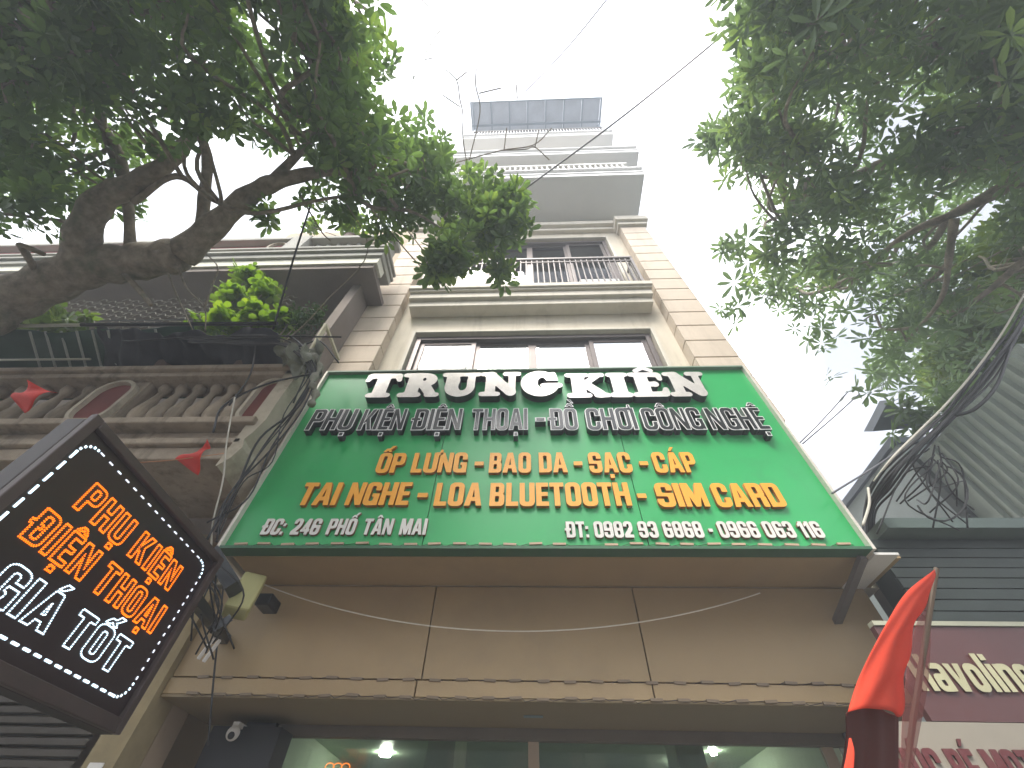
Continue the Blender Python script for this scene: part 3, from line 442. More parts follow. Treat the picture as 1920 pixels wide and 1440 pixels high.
for t, a, b in (('TAI NGHE', 553, 763), ('-', 778, 797), ('LOA', 812, 902), ('BLUETOOTH', 917, 1186), ('-', 1200, 1217), ('SIM', 1237, 1332), ('CARD', 1347, 1478)):
    plain(t, a, b, 948, 3.372 - (a-1000)/300*.008, .20, O_)
plain('ĐC: 246 PHỐ TÂN MAI', 486, 797, 999, 3.155, .122, P_, depth=.02, space=.45)
plain('ĐT: 0982 93 6868 - 0966 063 116', 1063, 1550, 1004, 3.135, .118, P_, depth=.02, space=.3)
# rows of little LED modules on wires
def led_row(x0, x1, y, z, n, label, w_=.055, gap=(), m_=None):
    T = thing('led_string', ((x0+x1)/2, y, z), label, 'led string', 'strings of small led modules')
    pts = []
    me = MB().box(-w_, w_, -.006, .006, -.007, .007).mesh('led_module', m_ or led_m)
    for i in range(n):
        x = x0+(x1-x0)*(i+.5)/n
        if i in gap: continue
        zz = z + random.uniform(-.005, .005)
        pts += [(x-w_, y-.002, zz+.003), (x+w_, y-.002, zz+.003), (x+w_+.02, y, zz-.006+random.uniform(-.01,.004))]
        link('led_module', me, (x+random.uniform(-.006,.006), y-.008, zz), T, rot=(0, random.uniform(-.06,.06), 0))
    MB().tube(pts, .0022, 4).build('wire', mat('dark_wire', (.05,.035,.03), .6), T)
led_row(-2.0, 2.08, 2.496, 3.092, 25, 'dashed row of led modules along the bottom edge of the green sign', w_=.042, gap=(14,))
led_row(-2.1, 2.25, 2.948, 2.471, 27, 'upper dashed led row on the taupe wall under the sign', w_=.035, m_=led_d)
led_row(-2.1, 2.25, 2.938, 2.381, 27, 'lower dashed led row on the taupe wall under the sign', w_=.035, m_=led_d)
# frame bracket of the sign at its lower right
BR = thing('sign_bracket', (2.25, 2.7, 3.05), 'white frame end with dark diagonal strut under the lower right sign corner', 'bracket')
MB().box(2.153, 2.30, 2.50, 2.94, 3.03, 3.045).build('frame_end', white_m, BR)
MB().bar(at(1618,1045,z=3.02), (1.99, 3.0, 2.80), .05, .03).build('strut', rail_m, BR)
# drooping white cord across the taupe wall
a, b = at(485, 1092, Y=2.80), at(1425, 1112, Y=2.80)
tag(MB().tube(sag(a, b, .27, 40), .004, 5).build('hanging_cord', mat('cord_white', (.6,.55,.45), .7)), 'thin pale cord sagging in a long curve below the green sign', 'cord')
# grubby stickers
for px, py, nm_ in ((1000, 1343, 'pale blue faded sticker on the dark band over the shop door'),):
    p = at(px, py, z=2.366)
    tag(MB().box(p.x-.06, p.x+.06, p.y-.02, p.y+.02, 2.362, 2.3655).build('sticker', mat('sticker_blue', (.2,.26,.27), .6)), nm_, 'sticker')

# lamp housing, camera and gadgets at left corner of the shop
LB = thing('flood_light', tuple(at(455, 1130, Y=2.6)), 'yellowed plastic light housing with black lens at the left end of the sign', 'light')
p = at(440, 1150, Y=2.55); q = at(478, 1085, Y=2.65)
MB().bar(p, q, .14, .10).build('housing', mat('yellowed_plastic', (.38,.36,.16), .6), LB, bevel=.015)
p2 = at(500, 1128, Y=2.8); MB().box(p2.x-.05, p2.x+.05, 2.75, 2.9, p2.z-.04, p2.z+.035).build('lens', side_d, LB, bevel=.01)
MB().bar(at(430, 1160, Y=2.55), at(395, 1180, Y=2.5), .05, .04).build('arm', side_d, LB)
p = at(437, 1375, Y=3.2)
spk = thing('security_camera', tuple(p), 'small pale dome camera at the left corner of the shop entrance', 'camera')
bm2 = bmesh.new(); bmesh.ops.create_uvsphere(bm2, u_segments=16, v_segments=10, radius=.038)
me = bpy.data.meshes.new('dome'); bm2.to_mesh(me); bm2.free(); me.materials.append(white_m); link('dome', me, p, spk)
bm2 = bmesh.new(); bmesh.ops.create_uvsphere(bm2, u_segments=12, v_segments=8, radius=.02)
me = bpy.data.meshes.new('lens'); bm2.to_mesh(me); bm2.free(); me.materials.append(side_d); link('lens', me, p+Vector((.008,-.024,-.014)), spk)
MB().box(p.x-.02, p.x+.02, p.y-.01, p.y+.14, p.z+.03, p.z+.055).build('mount', white_m, spk)
p = at(455, 1405, Y=3.3)
tag(MB().box(p.x-.22, p.x+.22, 3.25, 3.44, 2.0, 2.30).build('shutter_box', mat('black_box', (.016,.016,.018), .5)), 'black box beside the left edge of the shop doorway', 'box')
pw = thing('party_post', (-2.3, 2.95, 0), 'yellow stained concrete post left of the shop doorway', 'post')
MB().box(-2.40, -2.225, 2.90, 3.1, 0, 3.0).build('post', mat('yellow_plaster', (.30,.24,.13), .85, var=.2, scale=4, stain=(.1,.09,.05), stain_amt=.7), pw)
MB().box(-2.36, -2.28, 2.893, 2.899, 1.9, 2.06).build('notice', white_m, pw)
# fluorescent tubes/white conduits by the post
p, q = at(402, 1195, Y=2.8), at(372, 1235, Y=2.85)
ct = thing('conduit_pair', tuple(q), 'two short white conduits on the wall left of the shop', 'conduit')
MB().bar(p, q, .018).build('conduit', white_m, ct); MB().bar(at(412, 1200, Y=2.8), at(382, 1240, Y=2.85), .018).build('conduit', white_m, ct)

# ------------------------------------------------------------------ LED blade sign
LX = -1.75
LS = thing('led_sign', (LX-.13, 1.62, 2.04), 'dark lit blade sign with orange and white dotted letters at left', 'sign')
MB().box(LX-.09, LX-.006, 1.075, 2.19, 2.035, 2.79).build('case', mat('brown_case', (.022,.016,.014), .55, var=.2, scale=6), LS, bevel=.006)
face = mat('led_face', (.018, .008, .009), .3, var=.1)
MB().box(LX-.005, LX, 1.12, 2.15, 2.085, 2.775).build('face', face, LS)
fm = mat('case_trim', (.05,.033,.028), .5, var=.2, scale=8)
for y0_, y1_, z0_, z1_ in ((1.075,1.118,2.035,2.815),(2.152,2.19,2.035,2.815),(1.119,2.151,2.035,2.083),(1.119,2.151,2.777,2.815)):
    MB().box(LX-.005, LX+.022, y0_, y1_, z0_, z1_).build('trim', fm, LS, bevel=.004)
em_o = mat('led_orange', (1,.3,0), emit=(1, .17, .0), estr=.36)
em_w = mat('led_white', (.8,.9,1), emit=(.62, .85, 1), estr=.5)
em_w2 = mat('led_white_dim', (.8,.9,1), emit=(.75, .8, .95), estr=.3)
def dots(mb, pts, s=.0028):
    for y, z in pts:
        mb.add([(LX+.002,y-s,z-s),(LX+.002,y+s,z-s),(LX+.002,y+s,z+s),(LX+.002,y-s,z+s),(LX+.007,y,z)], [(0,1,4),(1,2,4),(2,3,4),(3,0,4)])
def outline_pts(flat, sx, sy, y0_, z0_, step):
    pts = []
    for l in loops_of(flat):
        P = [(y0_+x/200*sx, z0_+y/200*sy) for x, y in l]; P.append(P[0])
        L_ = [0]
        for a, b in zip(P[:-1], P[1:]): L_.append(L_[-1]+math.hypot(b[0]-a[0], b[1]-a[1]))
        n = max(4, round(L_[-1]/step)); k = 0
        for q in range(n):
            t = L_[-1]*q/n
            while L_[k+1] < t: k += 1
            f = (t-L_[k])/max(1e-9, L_[k+1]-L_[k]); pts.append((P[k][0]+(P[k+1][0]-P[k][0])*f, P[k][1]+(P[k+1][1]-P[k][1])*f))
    return pts
def led_text(t, y0_, y1_, z, h, m, step=.0085, fill=False):
    tot = sum(.3 if c == ' ' else SN[c][0]+.12 for c in t)-.12; sx = (y1_-y0_)/tot; x = 0
    for ch in t:
        if ch == ' ': x += .3; continue
        mb = MB(); dots(mb, outline_pts(SN[ch][1], sx, h, y0_+x*sx, z, step))
        if fill and len(SN[ch]) > 2: dots(mb, outline_pts(SN[ch][2], sx, h, y0_+x*sx, z, step), .002)
        o_ = mb.build('letter', m, LS); x += SN[ch][0]+.12
led_text('PHỤ KIỆN', 1.30, 1.975, 2.535, .115, em_o, fill=True)
led_text('ĐIỆN THOẠI', 1.235, 2.035, 2.368, .115, em_o, fill=True)
led_text('GIÁ TỐT', 1.29, 1.975, 2.19, .118, em_w)
# border of dashes
for k, (y_a, z_a, y_b, z_b, n, m_, ln) in enumerate(((1.20,2.735,2.05,2.735,15,em_w2,.02),(2.115,2.66,2.115,2.20,13,em_w2,.012),(1.17,2.135,2.06,2.135,17,em_w,.028),(1.145,2.19,1.145,2.69,9,em_w,.035))):
    mb = MB()
    for i in range(n):
        t = (i+.5)/n; y = y_a+(y_b-y_a)*t; z = z_a+(z_b-z_a)*t; d = Vector((0, y_b-y_a, z_b-z_a)).normalized()*ln/2
        mb.tube([Vector((LX+.003,y,z))-d, Vector((LX+.003,y,z))+d], .0045 if m_ is em_w else .003, 5)
    mb.build('border_dashes', m_, LS)['kind'] = 'stuff'
mb = MB()
for cy, cz, a0 in ((2.055,2.675,0),(2.055,2.195,270),(1.205,2.675,90)):
    for i in range(6):
        a_ = math.radians(a0+i*18); dots(mb, [(cy+.06*math.cos(a_), cz+.06*math.sin(a_))], .005)
mb.build('border_dashes', em_w, LS)['kind'] = 'stuff'
tag(MB().bar((LX-.05, 2.19, 2.62), (LX-.25, 2.95, 2.68), .05, .05).build('wall_bracket', side_d), 'dark steel arm holding the lit blade sign to the wall', 'bracket')

# ------------------------------------------------------------------ old house on the left
OH = thing('old_balcony_house', (-4.6, 2.9, 0), 'weathered concrete house with baluster balconies left of the shop', 'house')
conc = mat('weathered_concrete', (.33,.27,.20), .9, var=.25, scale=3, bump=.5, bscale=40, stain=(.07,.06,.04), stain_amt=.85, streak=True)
concl = mat('pale_plaster_edge', (.42,.37,.28), .85, var=.2, scale=4, stain=(.16,.13,.09), stain_amt=.8, stain_scale=3)
concu = mat('upper_grey_concrete', (.34,.33,.29), .85, var=.15, scale=3, stain=(.14,.13,.1), stain_amt=.7)
maroon = mat('maroon_recess', (.16,.04,.03), .85, var=.2)
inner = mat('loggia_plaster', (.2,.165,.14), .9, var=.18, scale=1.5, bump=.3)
OX0, OX1 = -9.0, -2.32
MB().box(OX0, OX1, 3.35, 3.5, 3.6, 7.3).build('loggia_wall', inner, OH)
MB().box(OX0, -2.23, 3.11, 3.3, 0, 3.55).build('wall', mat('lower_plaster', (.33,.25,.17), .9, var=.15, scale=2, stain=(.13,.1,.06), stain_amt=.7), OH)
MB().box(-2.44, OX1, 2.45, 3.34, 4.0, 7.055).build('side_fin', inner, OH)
# lower balcony
m = MB().box(OX0, -2.20, 2.24, 2.99, 3.62, 3.74).box(OX0, -2.16, 2.20, 2.99, 3.742, 3.80).box(OX0, -2.22, 2.27, 2.99, 3.802, 3.93).box(OX0, -2.14, 2.16, 2.99, 3.932, 4.00)
m.build('balcony_slab', conc, OH, bevel=.012)
# corbel curve at right end
cv = MB(); prof = [(0,3.52),(.06,3.60),(.09,3.70),(.06,3.78),(.09,3.86),(.12,4.0),(.11,4.2),(.11,4.72)]
vs = []; 
for dx, z in prof: vs += [(-2.2+dx, 2.20, z), (-2.2+dx, 2.97, z)]
cv.add(vs, [(2*i,2*i+2,2*i+3,2*i+1) for i in range(len(prof)-1)]); k = len(vs)
cv.add([(-2.21, y, z) for z in (3.52, 4.72) for y in (2.2, 2.97)], [])
cv.f.append(tuple([2*i for i in range(len(prof))] + [k+2, k])); cv.mi.append(0)
cv.build('end_scroll', concl, OH)
def pier(x0, x1, y, z0, z1, m1, m2, par=OH):
    P_r = MB(); cx, cz = (x0+x1)/2, (z0+z1)/2; w2, h2 = (x1-x0)/2, (z1-z0)/2
    o_ = [(cx+sx_*w2, cz+sz_*h2) for sx_, sz_ in ((-1,-1),(1,-1),(1,1),(-1,1))]
    P = MB().box(x0, x1, y+.03, y+.22, z0, z1).build('pier', m1, par)
    n = 40; vs = []; r = w2*.72; hh = h2*.86-r
    for ring, (rr, yy) in enumerate(((r+.03, y-.012), (r, y-.012), (r-.008, y+.025), (r+.04, y+.03))):
        for i in range(n):
            t = 2*PI*i/n; px_ = cx+rr*math.cos(t); pz_ = cz+rr*math.sin(t)+(hh if math.sin(t) > 0 else -hh); vs.append((px_, yy, pz_))
    fs = []
    for a_, b_ in ((3,0),(0,1),(1,2)):
        fs += [(a_*n+i, a_*n+(i+1)%n, b_*n+(i+1)%n, b_*n+i) for i in range(n)]
    MB().add(vs, fs).build('moulded_rim', concl, P)
    MB().add([v for v in vs[2*n:3*n]], [tuple(range(n))]).build('recess', m2, P)
    return P
pier(-3.92, -3.50, 2.24, 4.002, 4.60, conc, maroon)
pier(-2.42, -2.14, 2.24, 4.002, 4.60, conc, maroon)
pier(-6.2, -5.78, 2.24, 4.002, 4.60, conc, maroon)
MB().box(OX0, -2.12, 2.20, 2.46, 4.602, 4.66).box(OX0, -2.08, 2.16, 2.48, 4.662, 4.72).build('balcony_rail', conc, OH, bevel=.01)
bal = MB().lathe((0,0,0), [(.055,0),(.055,.05),(.03,.07),(.065,.17),(.07,.24),(.045,.36),(.028,.46),(.028,.5),(.05,.54),(.05,.598)], 10).mesh('baluster', conc, smooth=True)
for i in range(6): link('baluster', bal, (-3.38+i*.165, 2.34, 4.002), OH)
for i in range(8): link('baluster', bal, (-5.65+i*.22, 2.34, 4.002), OH)
# upper balcony
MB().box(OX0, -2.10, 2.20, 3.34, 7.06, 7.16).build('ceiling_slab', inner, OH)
MB().box(OX0, -2.06, 2.17, 2.4, 7.162, 7.34).build('pale_fascia', mat('pale_fascia_paint', (.62,.6,.5), .8, var=.15, stain=(.25,.22,.15), stain_amt=.7), OH)
MB().box(OX0, -2.03, 2.13, 2.6, 7.342, 7.46).box(OX0, -2.00, 2.09, 2.6, 7.462, 7.52).box(OX0, -2.05, 2.16, 2.6, 7.522, 7.62).box(OX0, -2.0, 2.10, 2.6, 7.622, 7.68).build('balcony_slab', concu, OH, bevel=.01)
pier(-2.42, -2.1, 2.2, 7.682, 8.16, concu, maroon)
pier(-4.05, -3.72, 2.2, 7.682, 8.16, concu, maroon)
MB().box(-3.70, -3.42, 2.14, 2.40, 7.682, 8.30).build('pier', concu, OH)
MB().box(-3.40, -2.02, 2.14, 2.42, 8.162, 8.26).box(OX0, -3.72, 2.14, 2.42, 8.162, 8.26).build('balcony_rail', concu, OH, bevel=.01)
bal2 = MB().lathe((0,0,0), [(.055,0),(.055,.04),(.03,.06),(.075,.17),(.07,.24),(.03,.38),(.05,.44),(.05,.478)], 10).mesh('baluster', concu, smooth=True)
for i in range(6): link('baluster', bal2, (-3.30+i*.165, 2.28, 7.683), OH)
MB().box(OX0, -4.06, 2.25, 2.3, 7.682, 8.16).build('red_parapet', mat('red_parapet', (.33,.06,.05), .8, var=.3, scale=8, stain=(.5,.45,.4), stain_amt=.4), OH)
for i in range(3):
    x = -4.35-i*.52
    MB().tube([(x+.24*math.cos(t), 2.3, 8.27+.16*math.sin(t)) for t in [PI*k/12 for k in range(13)]], .035, 6).build('arch_trim', mat('red_arch', (.42,.08,.06), .7), OH)
MB().box(-5.4, -2.32, 3.0, 3.2, 7.2, 11.2).build('upper_wall', mat('upper_beige', (.42,.34,.24), .85, var=.15, stain=(.2,.16,.1), stain_amt=.6), OH)
# another pale building with ribbed cladding, far left
PB = thing('pale_building', (-9.8, 4.2, 0), 'pale sunlit building behind the trunk at the far left edge', 'building')
MB().box(-13, -5.9, 3.6, 8, 0, 10.6).build('wall', mat('pale_wall', (.62,.62,.52), .8, var=.1, stain=(.3,.3,.2), stain_amt=.5), PB)
for i in range(17): MB().box(-13, -5.88, 3.53, 3.598, 6.1+i*.25, 6.1+i*.25+.13).build('cladding_band', mat('band', (.55,.6,.5), .6), PB)
# dark roll-up shutter beneath
RS = thing('roller_shutter', (-3.6, 2.9, 0), 'dark brown slatted roller shutter under the lit blade sign', 'shutter')
sm = mat('shutter_brown', (.05,.04,.026), .6, var=.25, scale=5, stain=(.04,.03,.02), stain_amt=.6)
me = MB().add([(-2.2,-.0,0),(2.2,0,0),(2.2,-.022,.012),(-2.2,-.022,.012),(-2.2,-.022,.052),(2.2,-.022,.052),(2.2,0,.064),(-2.2,0,.064)],
              [(0,1,2,3),(3,2,5,4),(4,5,6,7)]).mesh('slat', sm)
for i in range(44): link('slat', me, (-4.65, 2.92, .9+i*.047), RS, scale=(1,1,.7))
MB().box(-6.9, -2.42, 2.80, 2.99, 2.96, 3.30).build('shutter_hood', mat('hood', (.12,.085,.055), .7, var=.2), RS)
# green and black awning with slats on the lower balcony
AW = thing('tarp_awning', (-4.3, 2.1, 4.9), 'sagging green and black tarpaulin awning with slats over the lower left balcony', 'awning')
tg = mat('tarp_green', (.03,.07,.045), .7, var=.3, scale=3, bump=.3, bscale=10)
tb = mat('tarp_black', (.012,.013,.016), .6, var=.3)
def sheet(f_, nx, ny, name, m_, par, th=.006):
    vs = [f_(i/nx, j/ny) for j in range(ny+1) for i in range(nx+1)]; k = len(vs)
    fs = [(j*(nx+1)+i, j*(nx+1)+i+1, (j+1)*(nx+1)+i+1, (j+1)*(nx+1)+i) for j in range(ny) for i in range(nx)]
    o = MB().add(vs, fs).build(name, m_, par, smooth=True)
    sd_ = o.modifiers.new('thick', 'SOLIDIFY'); sd_.thickness = th; return o
def tarp(u, v):
    x = -8.5+u*5.2; wv = .03*math.sin(u*40)+.03*math.sin(u*13+1)
    return (x, 1.98+v*.75, 5.10+wv*(1-v) - v*.18)
sheet(tarp, 80, 6, 'green_tarp', tg, AW)
def tarp2(u, v):
    x = -4.25+u*1.9; s_ = math.sin(PI*u)
    return (x, 1.95+v*.5+.03*math.sin(u*20), 5.12-.12*s_*(1-v)-.36*v*(.7+.3*math.sin(u*9)) - .12*u + .025*math.sin(u*55+v*4)+.02*math.sin(u*23-v*11))
sheet(tarp2, 40, 8, 'black_tarp', tb, AW)
for i in range(9):
    x = -4.9+i*.16
    MB().bar((x, 1.97, 5.06), (x-.02, 2.45, 4.86), .018, .012).build('slat', mat('pale_slat', (.36,.38,.33), .7), AW)
for i in range(4):
    x = -7.4+i*.5
    MB().bar((x, 1.97, 5.06), (x-.02, 2.45, 4.86), .018, .012).build('slat', mat('pale_slat', (.36,.38,.33), .7), AW)
MB().tube([(-8.5,1.94,5.14),(-4.4,1.94,5.12)], .018, 6).build('front_pole', mat('pale_pole', (.5,.5,.4), .6), AW)
MB().tube([(-8.0,2.2,4.93),(-4.3,2.2,4.90)], .012, 6).build('back_pole', mat('pale_pole', (.5,.5,.4), .6), AW)
MB().tube([(-4.4,1.94,5.12),(-2.4,1.94,5.08)], .02, 6).build('front_pole', side_d, AW)
# crumpled grey plastic at its right end
def rag(u, v):
    a_ = at(520+85*u, 636+18*math.sin(u*PI)+34*v*u, Y=2.0)
    return (a_.x+.03*math.sin(v*9+u*5), 2.0+.12*v+.04*math.sin(u*17), a_.z - .1*v+.03*math.sin(u*23+v*7))
tag(sheet(rag, 30, 8, 'plastic_rag', mat('grey_plastic', (.16,.17,.12), .5, var=.3, scale=12), None), 'crumpled grey plastic sheet hanging at the right end of the awning', 'plastic sheet')
MBr = MB()
path = smoothpath([at(588, 665, Y=2.05), at(600, 690, Y=2.08), at(585, 715, Y=2.05), at(592, 735, Y=2.1), at(583, 760, Y=2.12)], 5)
tag(MBr.tube(path, [.022+.012*math.sin(i*1.7)+.008*random.random() for i in range(len(path))], 8).build('cable_bundle', mat('grey_tape', (.2,.2,.15), .7, var=.3, scale=20), smooth=True), 'grey taped cable lump beside the upper left corner of the green sign', 'cable')
# white angle bracket
AB = thing('angle_bracket', tuple(at(611, 612, Y=2.1)), 'cream painted steel angle standing above the upper left sign corner', 'bracket')
MB().bar(at(577, 668, Y=2.05), at(611, 610, Y=2.05), .05, .02).build('arm', mat('cream_steel', (.55,.5,.34), .6), AB)
MB().bar(at(611, 610, Y=2.05), at(635, 675, Y=2.3), .03, .02).build('arm', mat('cream_steel', (.55,.5,.34), .6), AB)
# bird netting on the loggia
nt_ = MB(); s_ = .11
for r_ in range(16):
    for c_ in range(24):
        x = -7.0+c_*s_*1.5; z = 5.15+r_*s_*.92+(s_*.46 if c_ % 2 else 0)
        P6 = [(x+s_*.5*math.cos(k*PI/3), 2.46, z+s_*.5*math.sin(k*PI/3)) for k in range(4)]
        for a_, b_ in zip(P6[:-1], P6[1:]): nt_.bar(a_, b_, .005)
        nt_.bar(P6[0], (x+s_, 2.46, z), .005)
tag(nt_.build('wire_netting', mat('net_wire', (.2,.19,.14), .7)), 'hexagonal wire netting across the open balcony behind the trunk', 'netting')
# wires on loggia
tag(MB().tube(sag((-7,2.4,6.1), (-2.6,2.4,6.05), .03), .006, 4).build('clothes_line', side_d), 'thin dark line strung across the shaded left balcony', 'wire')

# ------------------------------------------------------------------ foliage generator
def whorl_arrays(nleaf=7, ln=.15, wd=.042, droop=.25, seed=0):
    r_ = np.random.default_rng(seed); V = []; Fc = []; T_ = []
    for i in range(nleaf):
        a = 2*PI*i/nleaf + r_.uniform(-.2, .2); l = ln*r_.uniform(.8, 1.12); w_ = wd*r_.uniform(.85, 1.15)
        dz = r_.uniform(-.1, .45); d = np.array([math.cos(a), math.sin(a), dz]); d /= np.linalg.norm(d)
        s = np.array([-math.sin(a), math.cos(a), 0]); u = np.cross(d, s); k = len(V)
        b = d*.015
        def P(t, sd, up): return b+d*l*t+s*w_*sd+u*up*w_ + np.array([0, 0, -droop*l*t*t])
        V += [P(0,0,0), P(.38,-.42,-.12), P(.38,0,.0), P(.38,.42,-.12), P(.75,-.5,-.14), P(.75,0,0), P(.75,.5,-.14), P(1,0,0)]
        Fc += [(k,k+2,k+1),(k,k+3,k+2),(k+1,k+2,k+5),(k+1,k+5,k+4),(k+2,k+3,k+6),(k+2,k+6,k+5),(k+4,k+5,k+7),(k+5,k+6,k+7)]
        T_ += [r_.uniform(-.12, .12)]*8
    return np.array(V), np.array(Fc), np.array(T_)
def rot_to(axis, spin):
    q = Vector(axis).normalized().to_track_quat('Z', 'Y').to_matrix() @ Matrix.Rotation(spin, 3, 'Z'); return np.array(q)
def foliage(name, centers, m_, parent, scale=(.8, 1.25), near=0, nleaf=7, ln=.15, wd=.042, tilt=.9, part='leaf_whorl', tints=None):
    """near = that many of the whorls nearest the viewer become parts of their own"""
    tm = [whorl_arrays(nleaf, ln, wd, seed=s) for s in range(4)]
    C = np.array(centers); n = len(C)
    if near:
        fr_ = [];
        for c in C:
            q = R.T @ (c-np.array([0,0,H])); px = 960+F*q[0]/-q[2]; py = 720-F*q[1]/-q[2]
            fr_.append(np.linalg.norm(c-np.array([0,0,H])) + (0 if q[2] < 0 and 0 < px < 1920 and 0 < py < 1440 else 100))
        order = np.argsort(fr_)
    else: order = np.arange(n)
    VV, FF, TT = [], [], []; k = 0; base = []
    if near:
        for V, Fc, T_ in tm:
            for tv in (.25, .5, .8):
                me = bpy.data.meshes.new(part); me.from_pydata(V.tolist(), [], Fc.tolist()); me.materials.append(m_)
                at_ = me.attributes.new('tint', 'FLOAT', 'POINT'); at_.data.foreach_set('value', (T_+tv).astype(np.float32)); base.append(me)
    for rank, i in enumerate(order):
        ax = np.array([rng.normal()*tilt, rng.normal()*tilt, 1.0]); sp = rng.uniform(0, 6.28); s = rng.uniform(*scale)
        M_ = rot_to(ax, sp)
        tint = (tints[i] if tints is not None else .45) + rng.normal()*.16
        if rank < near:
            o = link(part, base[rank % len(base)], C[i], parent)
            o.rotation_euler = Matrix(M_.tolist()).to_euler(); o.scale = (s, s, s)
        else:
            V, Fc, T_ = tm[rank % 4]
            VV.append(V @ M_.T * s + C[i]); FF.append(Fc + k); TT.append(T_+tint); k += len(V)
    V = np.concatenate(VV); Fc = np.concatenate(FF); T_ = np.clip(np.concatenate(TT), 0, 1).astype(np.float32)
    org = V.mean(0) if parent is None else np.array(wpos(parent)); V = V-org
    me = bpy.data.meshes.new(name); me.vertices.add(len(V)); me.vertices.foreach_set('co', V.astype(np.float32).ravel())
    me.loops.add(Fc.size); me.loops.foreach_set('vertex_index', Fc.astype(np.int32).ravel())
    me.polygons.add(len(Fc)); me.polygons.foreach_set('loop_start', np.arange(0, Fc.size, 3, dtype=np.int32))
    me.update(calc_edges=True); me.materials.append(m_)
    at_ = me.attributes.new('tint', 'FLOAT', 'POINT'); at_.data.foreach_set('value', T_)
    o = link(name, me, Vector(org.tolist()), parent); o['kind'] = 'stuff'
    return o
def in_poly(x, y, P):
    c = False; j = len(P)-1
    for i in range(len(P)):
        if (P[i][1] > y) != (P[j][1] > y) and x < (P[j][0]-P[i][0])*(y-P[i][1])/(P[j][1]-P[i][1])+P[i][0]: c = not c
        j = i
    return c
def crown(polyg, holes, nclump, per, zr, rad, seed, keep=None):
    """clumps spread through the crown's volume; returns whorl centres, tints and clump centres"""
    r_ = np.random.default_rng(seed); xs = [p[0] for p in polyg]; ys = [p[1] for p in polyg]
    pts, tn, cl = [], [], []
    while len(cl) < nclump:
        x, y = r_.uniform(min(xs), max(xs)), r_.uniform(min(ys), max(ys))
        if not in_poly(x, y, polyg): continue
        zz = zr(x, y, r_.uniform(0, 1))
        c = at(x, y, z=zz); d = (c-Vector((0,0,H))).length
        if any((x-hx)**2+(y-hy)**2 < (hr+rad*.35*F/d)**2 for hx, hy, hr in holes): continue
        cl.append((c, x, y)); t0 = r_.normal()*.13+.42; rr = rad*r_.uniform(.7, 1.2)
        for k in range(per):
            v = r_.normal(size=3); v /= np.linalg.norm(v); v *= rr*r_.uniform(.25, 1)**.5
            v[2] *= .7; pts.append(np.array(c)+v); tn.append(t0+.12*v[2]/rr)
    return np.array(pts), np.array(tn), cl
bark = mat('tree_bark', (.24,.205,.155), .95, var=.5, scale=11, bump=1.0, bscale=18, stain=(.09,.11,.065), stain_amt=.85, stain_scale=3.5)
def limb(mb, pts, r0, r1, n=9, sub=6):
    P = smoothpath(pts, sub); k = len(P)-1
    mb.tube(P, [(r0+(r1-r0)*i/k)*(1+.07*math.sin(i*1.3)+random.uniform(-.03,.03)) for i in range(k+1)], n)
    return P
def twigs(skel, clumps, rmin=.008, maxn=200, nz_=.12):
    """a small branch from the nearest limb point to each clump"""
    S_ = np.array([list(p) for P in skel for p in P]); mb = MB()
    for c, x, y in clumps[:maxn]:
        c = np.array(c); d = np.linalg.norm(S_-c, axis=1); i = d.argmin(); a_ = Vector(S_[i].tolist()); b_ = Vector(c.tolist())
        if (b_-a_).length > 3.0: continue
        m1 = a_.lerp(b_, .35)+Vector(rng.normal(size=3).tolist())*nz_+Vector((0,0,-.05)); m2 = a_.lerp(b_, .7)+Vector(rng.normal(size=3).tolist())*nz_
        P = smoothpath([a_, m1, m2, b_], 4); L_ = (b_-a_).length
        r0 = .012+.012*L_; mb.tube(P, [r0+(rmin-r0)*k/(len(P)-1) for k in range(len(P))], 5)
    return mb

# ------------------------------------------------------------------ left tree
TL = thing('broadleaf_tree', (-5.6, 1.9, 0), 'big leaning tree with thick forked limb and whorled leaves at upper left', 'tree')
leafL = leaf_mat('leaf_left', (.065,.11,.055), (.125,.195,.085), (.22,.30,.09), .55)
def zl(x, y, u): return 5.5 + u*2.3 + max(0, (x-500)/400)*.2
polyL = [(-160,-220),(600,-220),(640,-150),(655,0),(700,110),(775,240),(840,350),(900,400),(905,450),(850,430),(790,385),(700,345),(600,315),(500,270),(480,200),(330,200),(300,300),(200,330),(120,360),(-160,390)]
holesL = [(425,320,50),(335,300,34),(170,265,40),(215,225,22),(120,260,14),(460,225,16),(275,275,14),(350,90,8),(120,60,8),(560,260,8),(400,110,10)]
pL, tL, cL = crown(polyL, holesL, 255, 14, zl, .37, 11)
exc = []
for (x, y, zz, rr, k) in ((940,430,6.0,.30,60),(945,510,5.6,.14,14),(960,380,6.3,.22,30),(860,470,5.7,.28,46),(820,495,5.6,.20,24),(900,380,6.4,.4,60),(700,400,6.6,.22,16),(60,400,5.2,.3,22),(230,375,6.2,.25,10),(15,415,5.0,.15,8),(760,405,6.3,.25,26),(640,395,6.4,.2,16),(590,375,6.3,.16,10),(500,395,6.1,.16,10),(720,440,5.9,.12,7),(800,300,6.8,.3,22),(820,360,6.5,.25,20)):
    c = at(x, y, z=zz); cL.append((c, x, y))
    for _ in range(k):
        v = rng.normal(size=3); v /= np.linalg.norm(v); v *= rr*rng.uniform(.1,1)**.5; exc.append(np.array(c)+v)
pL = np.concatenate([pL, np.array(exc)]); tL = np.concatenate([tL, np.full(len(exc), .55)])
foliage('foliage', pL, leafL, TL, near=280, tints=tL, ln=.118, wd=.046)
sk = []; tb_ = MB()
def Z(*a): return [at(x, y, z=z) for x, y, z in a]
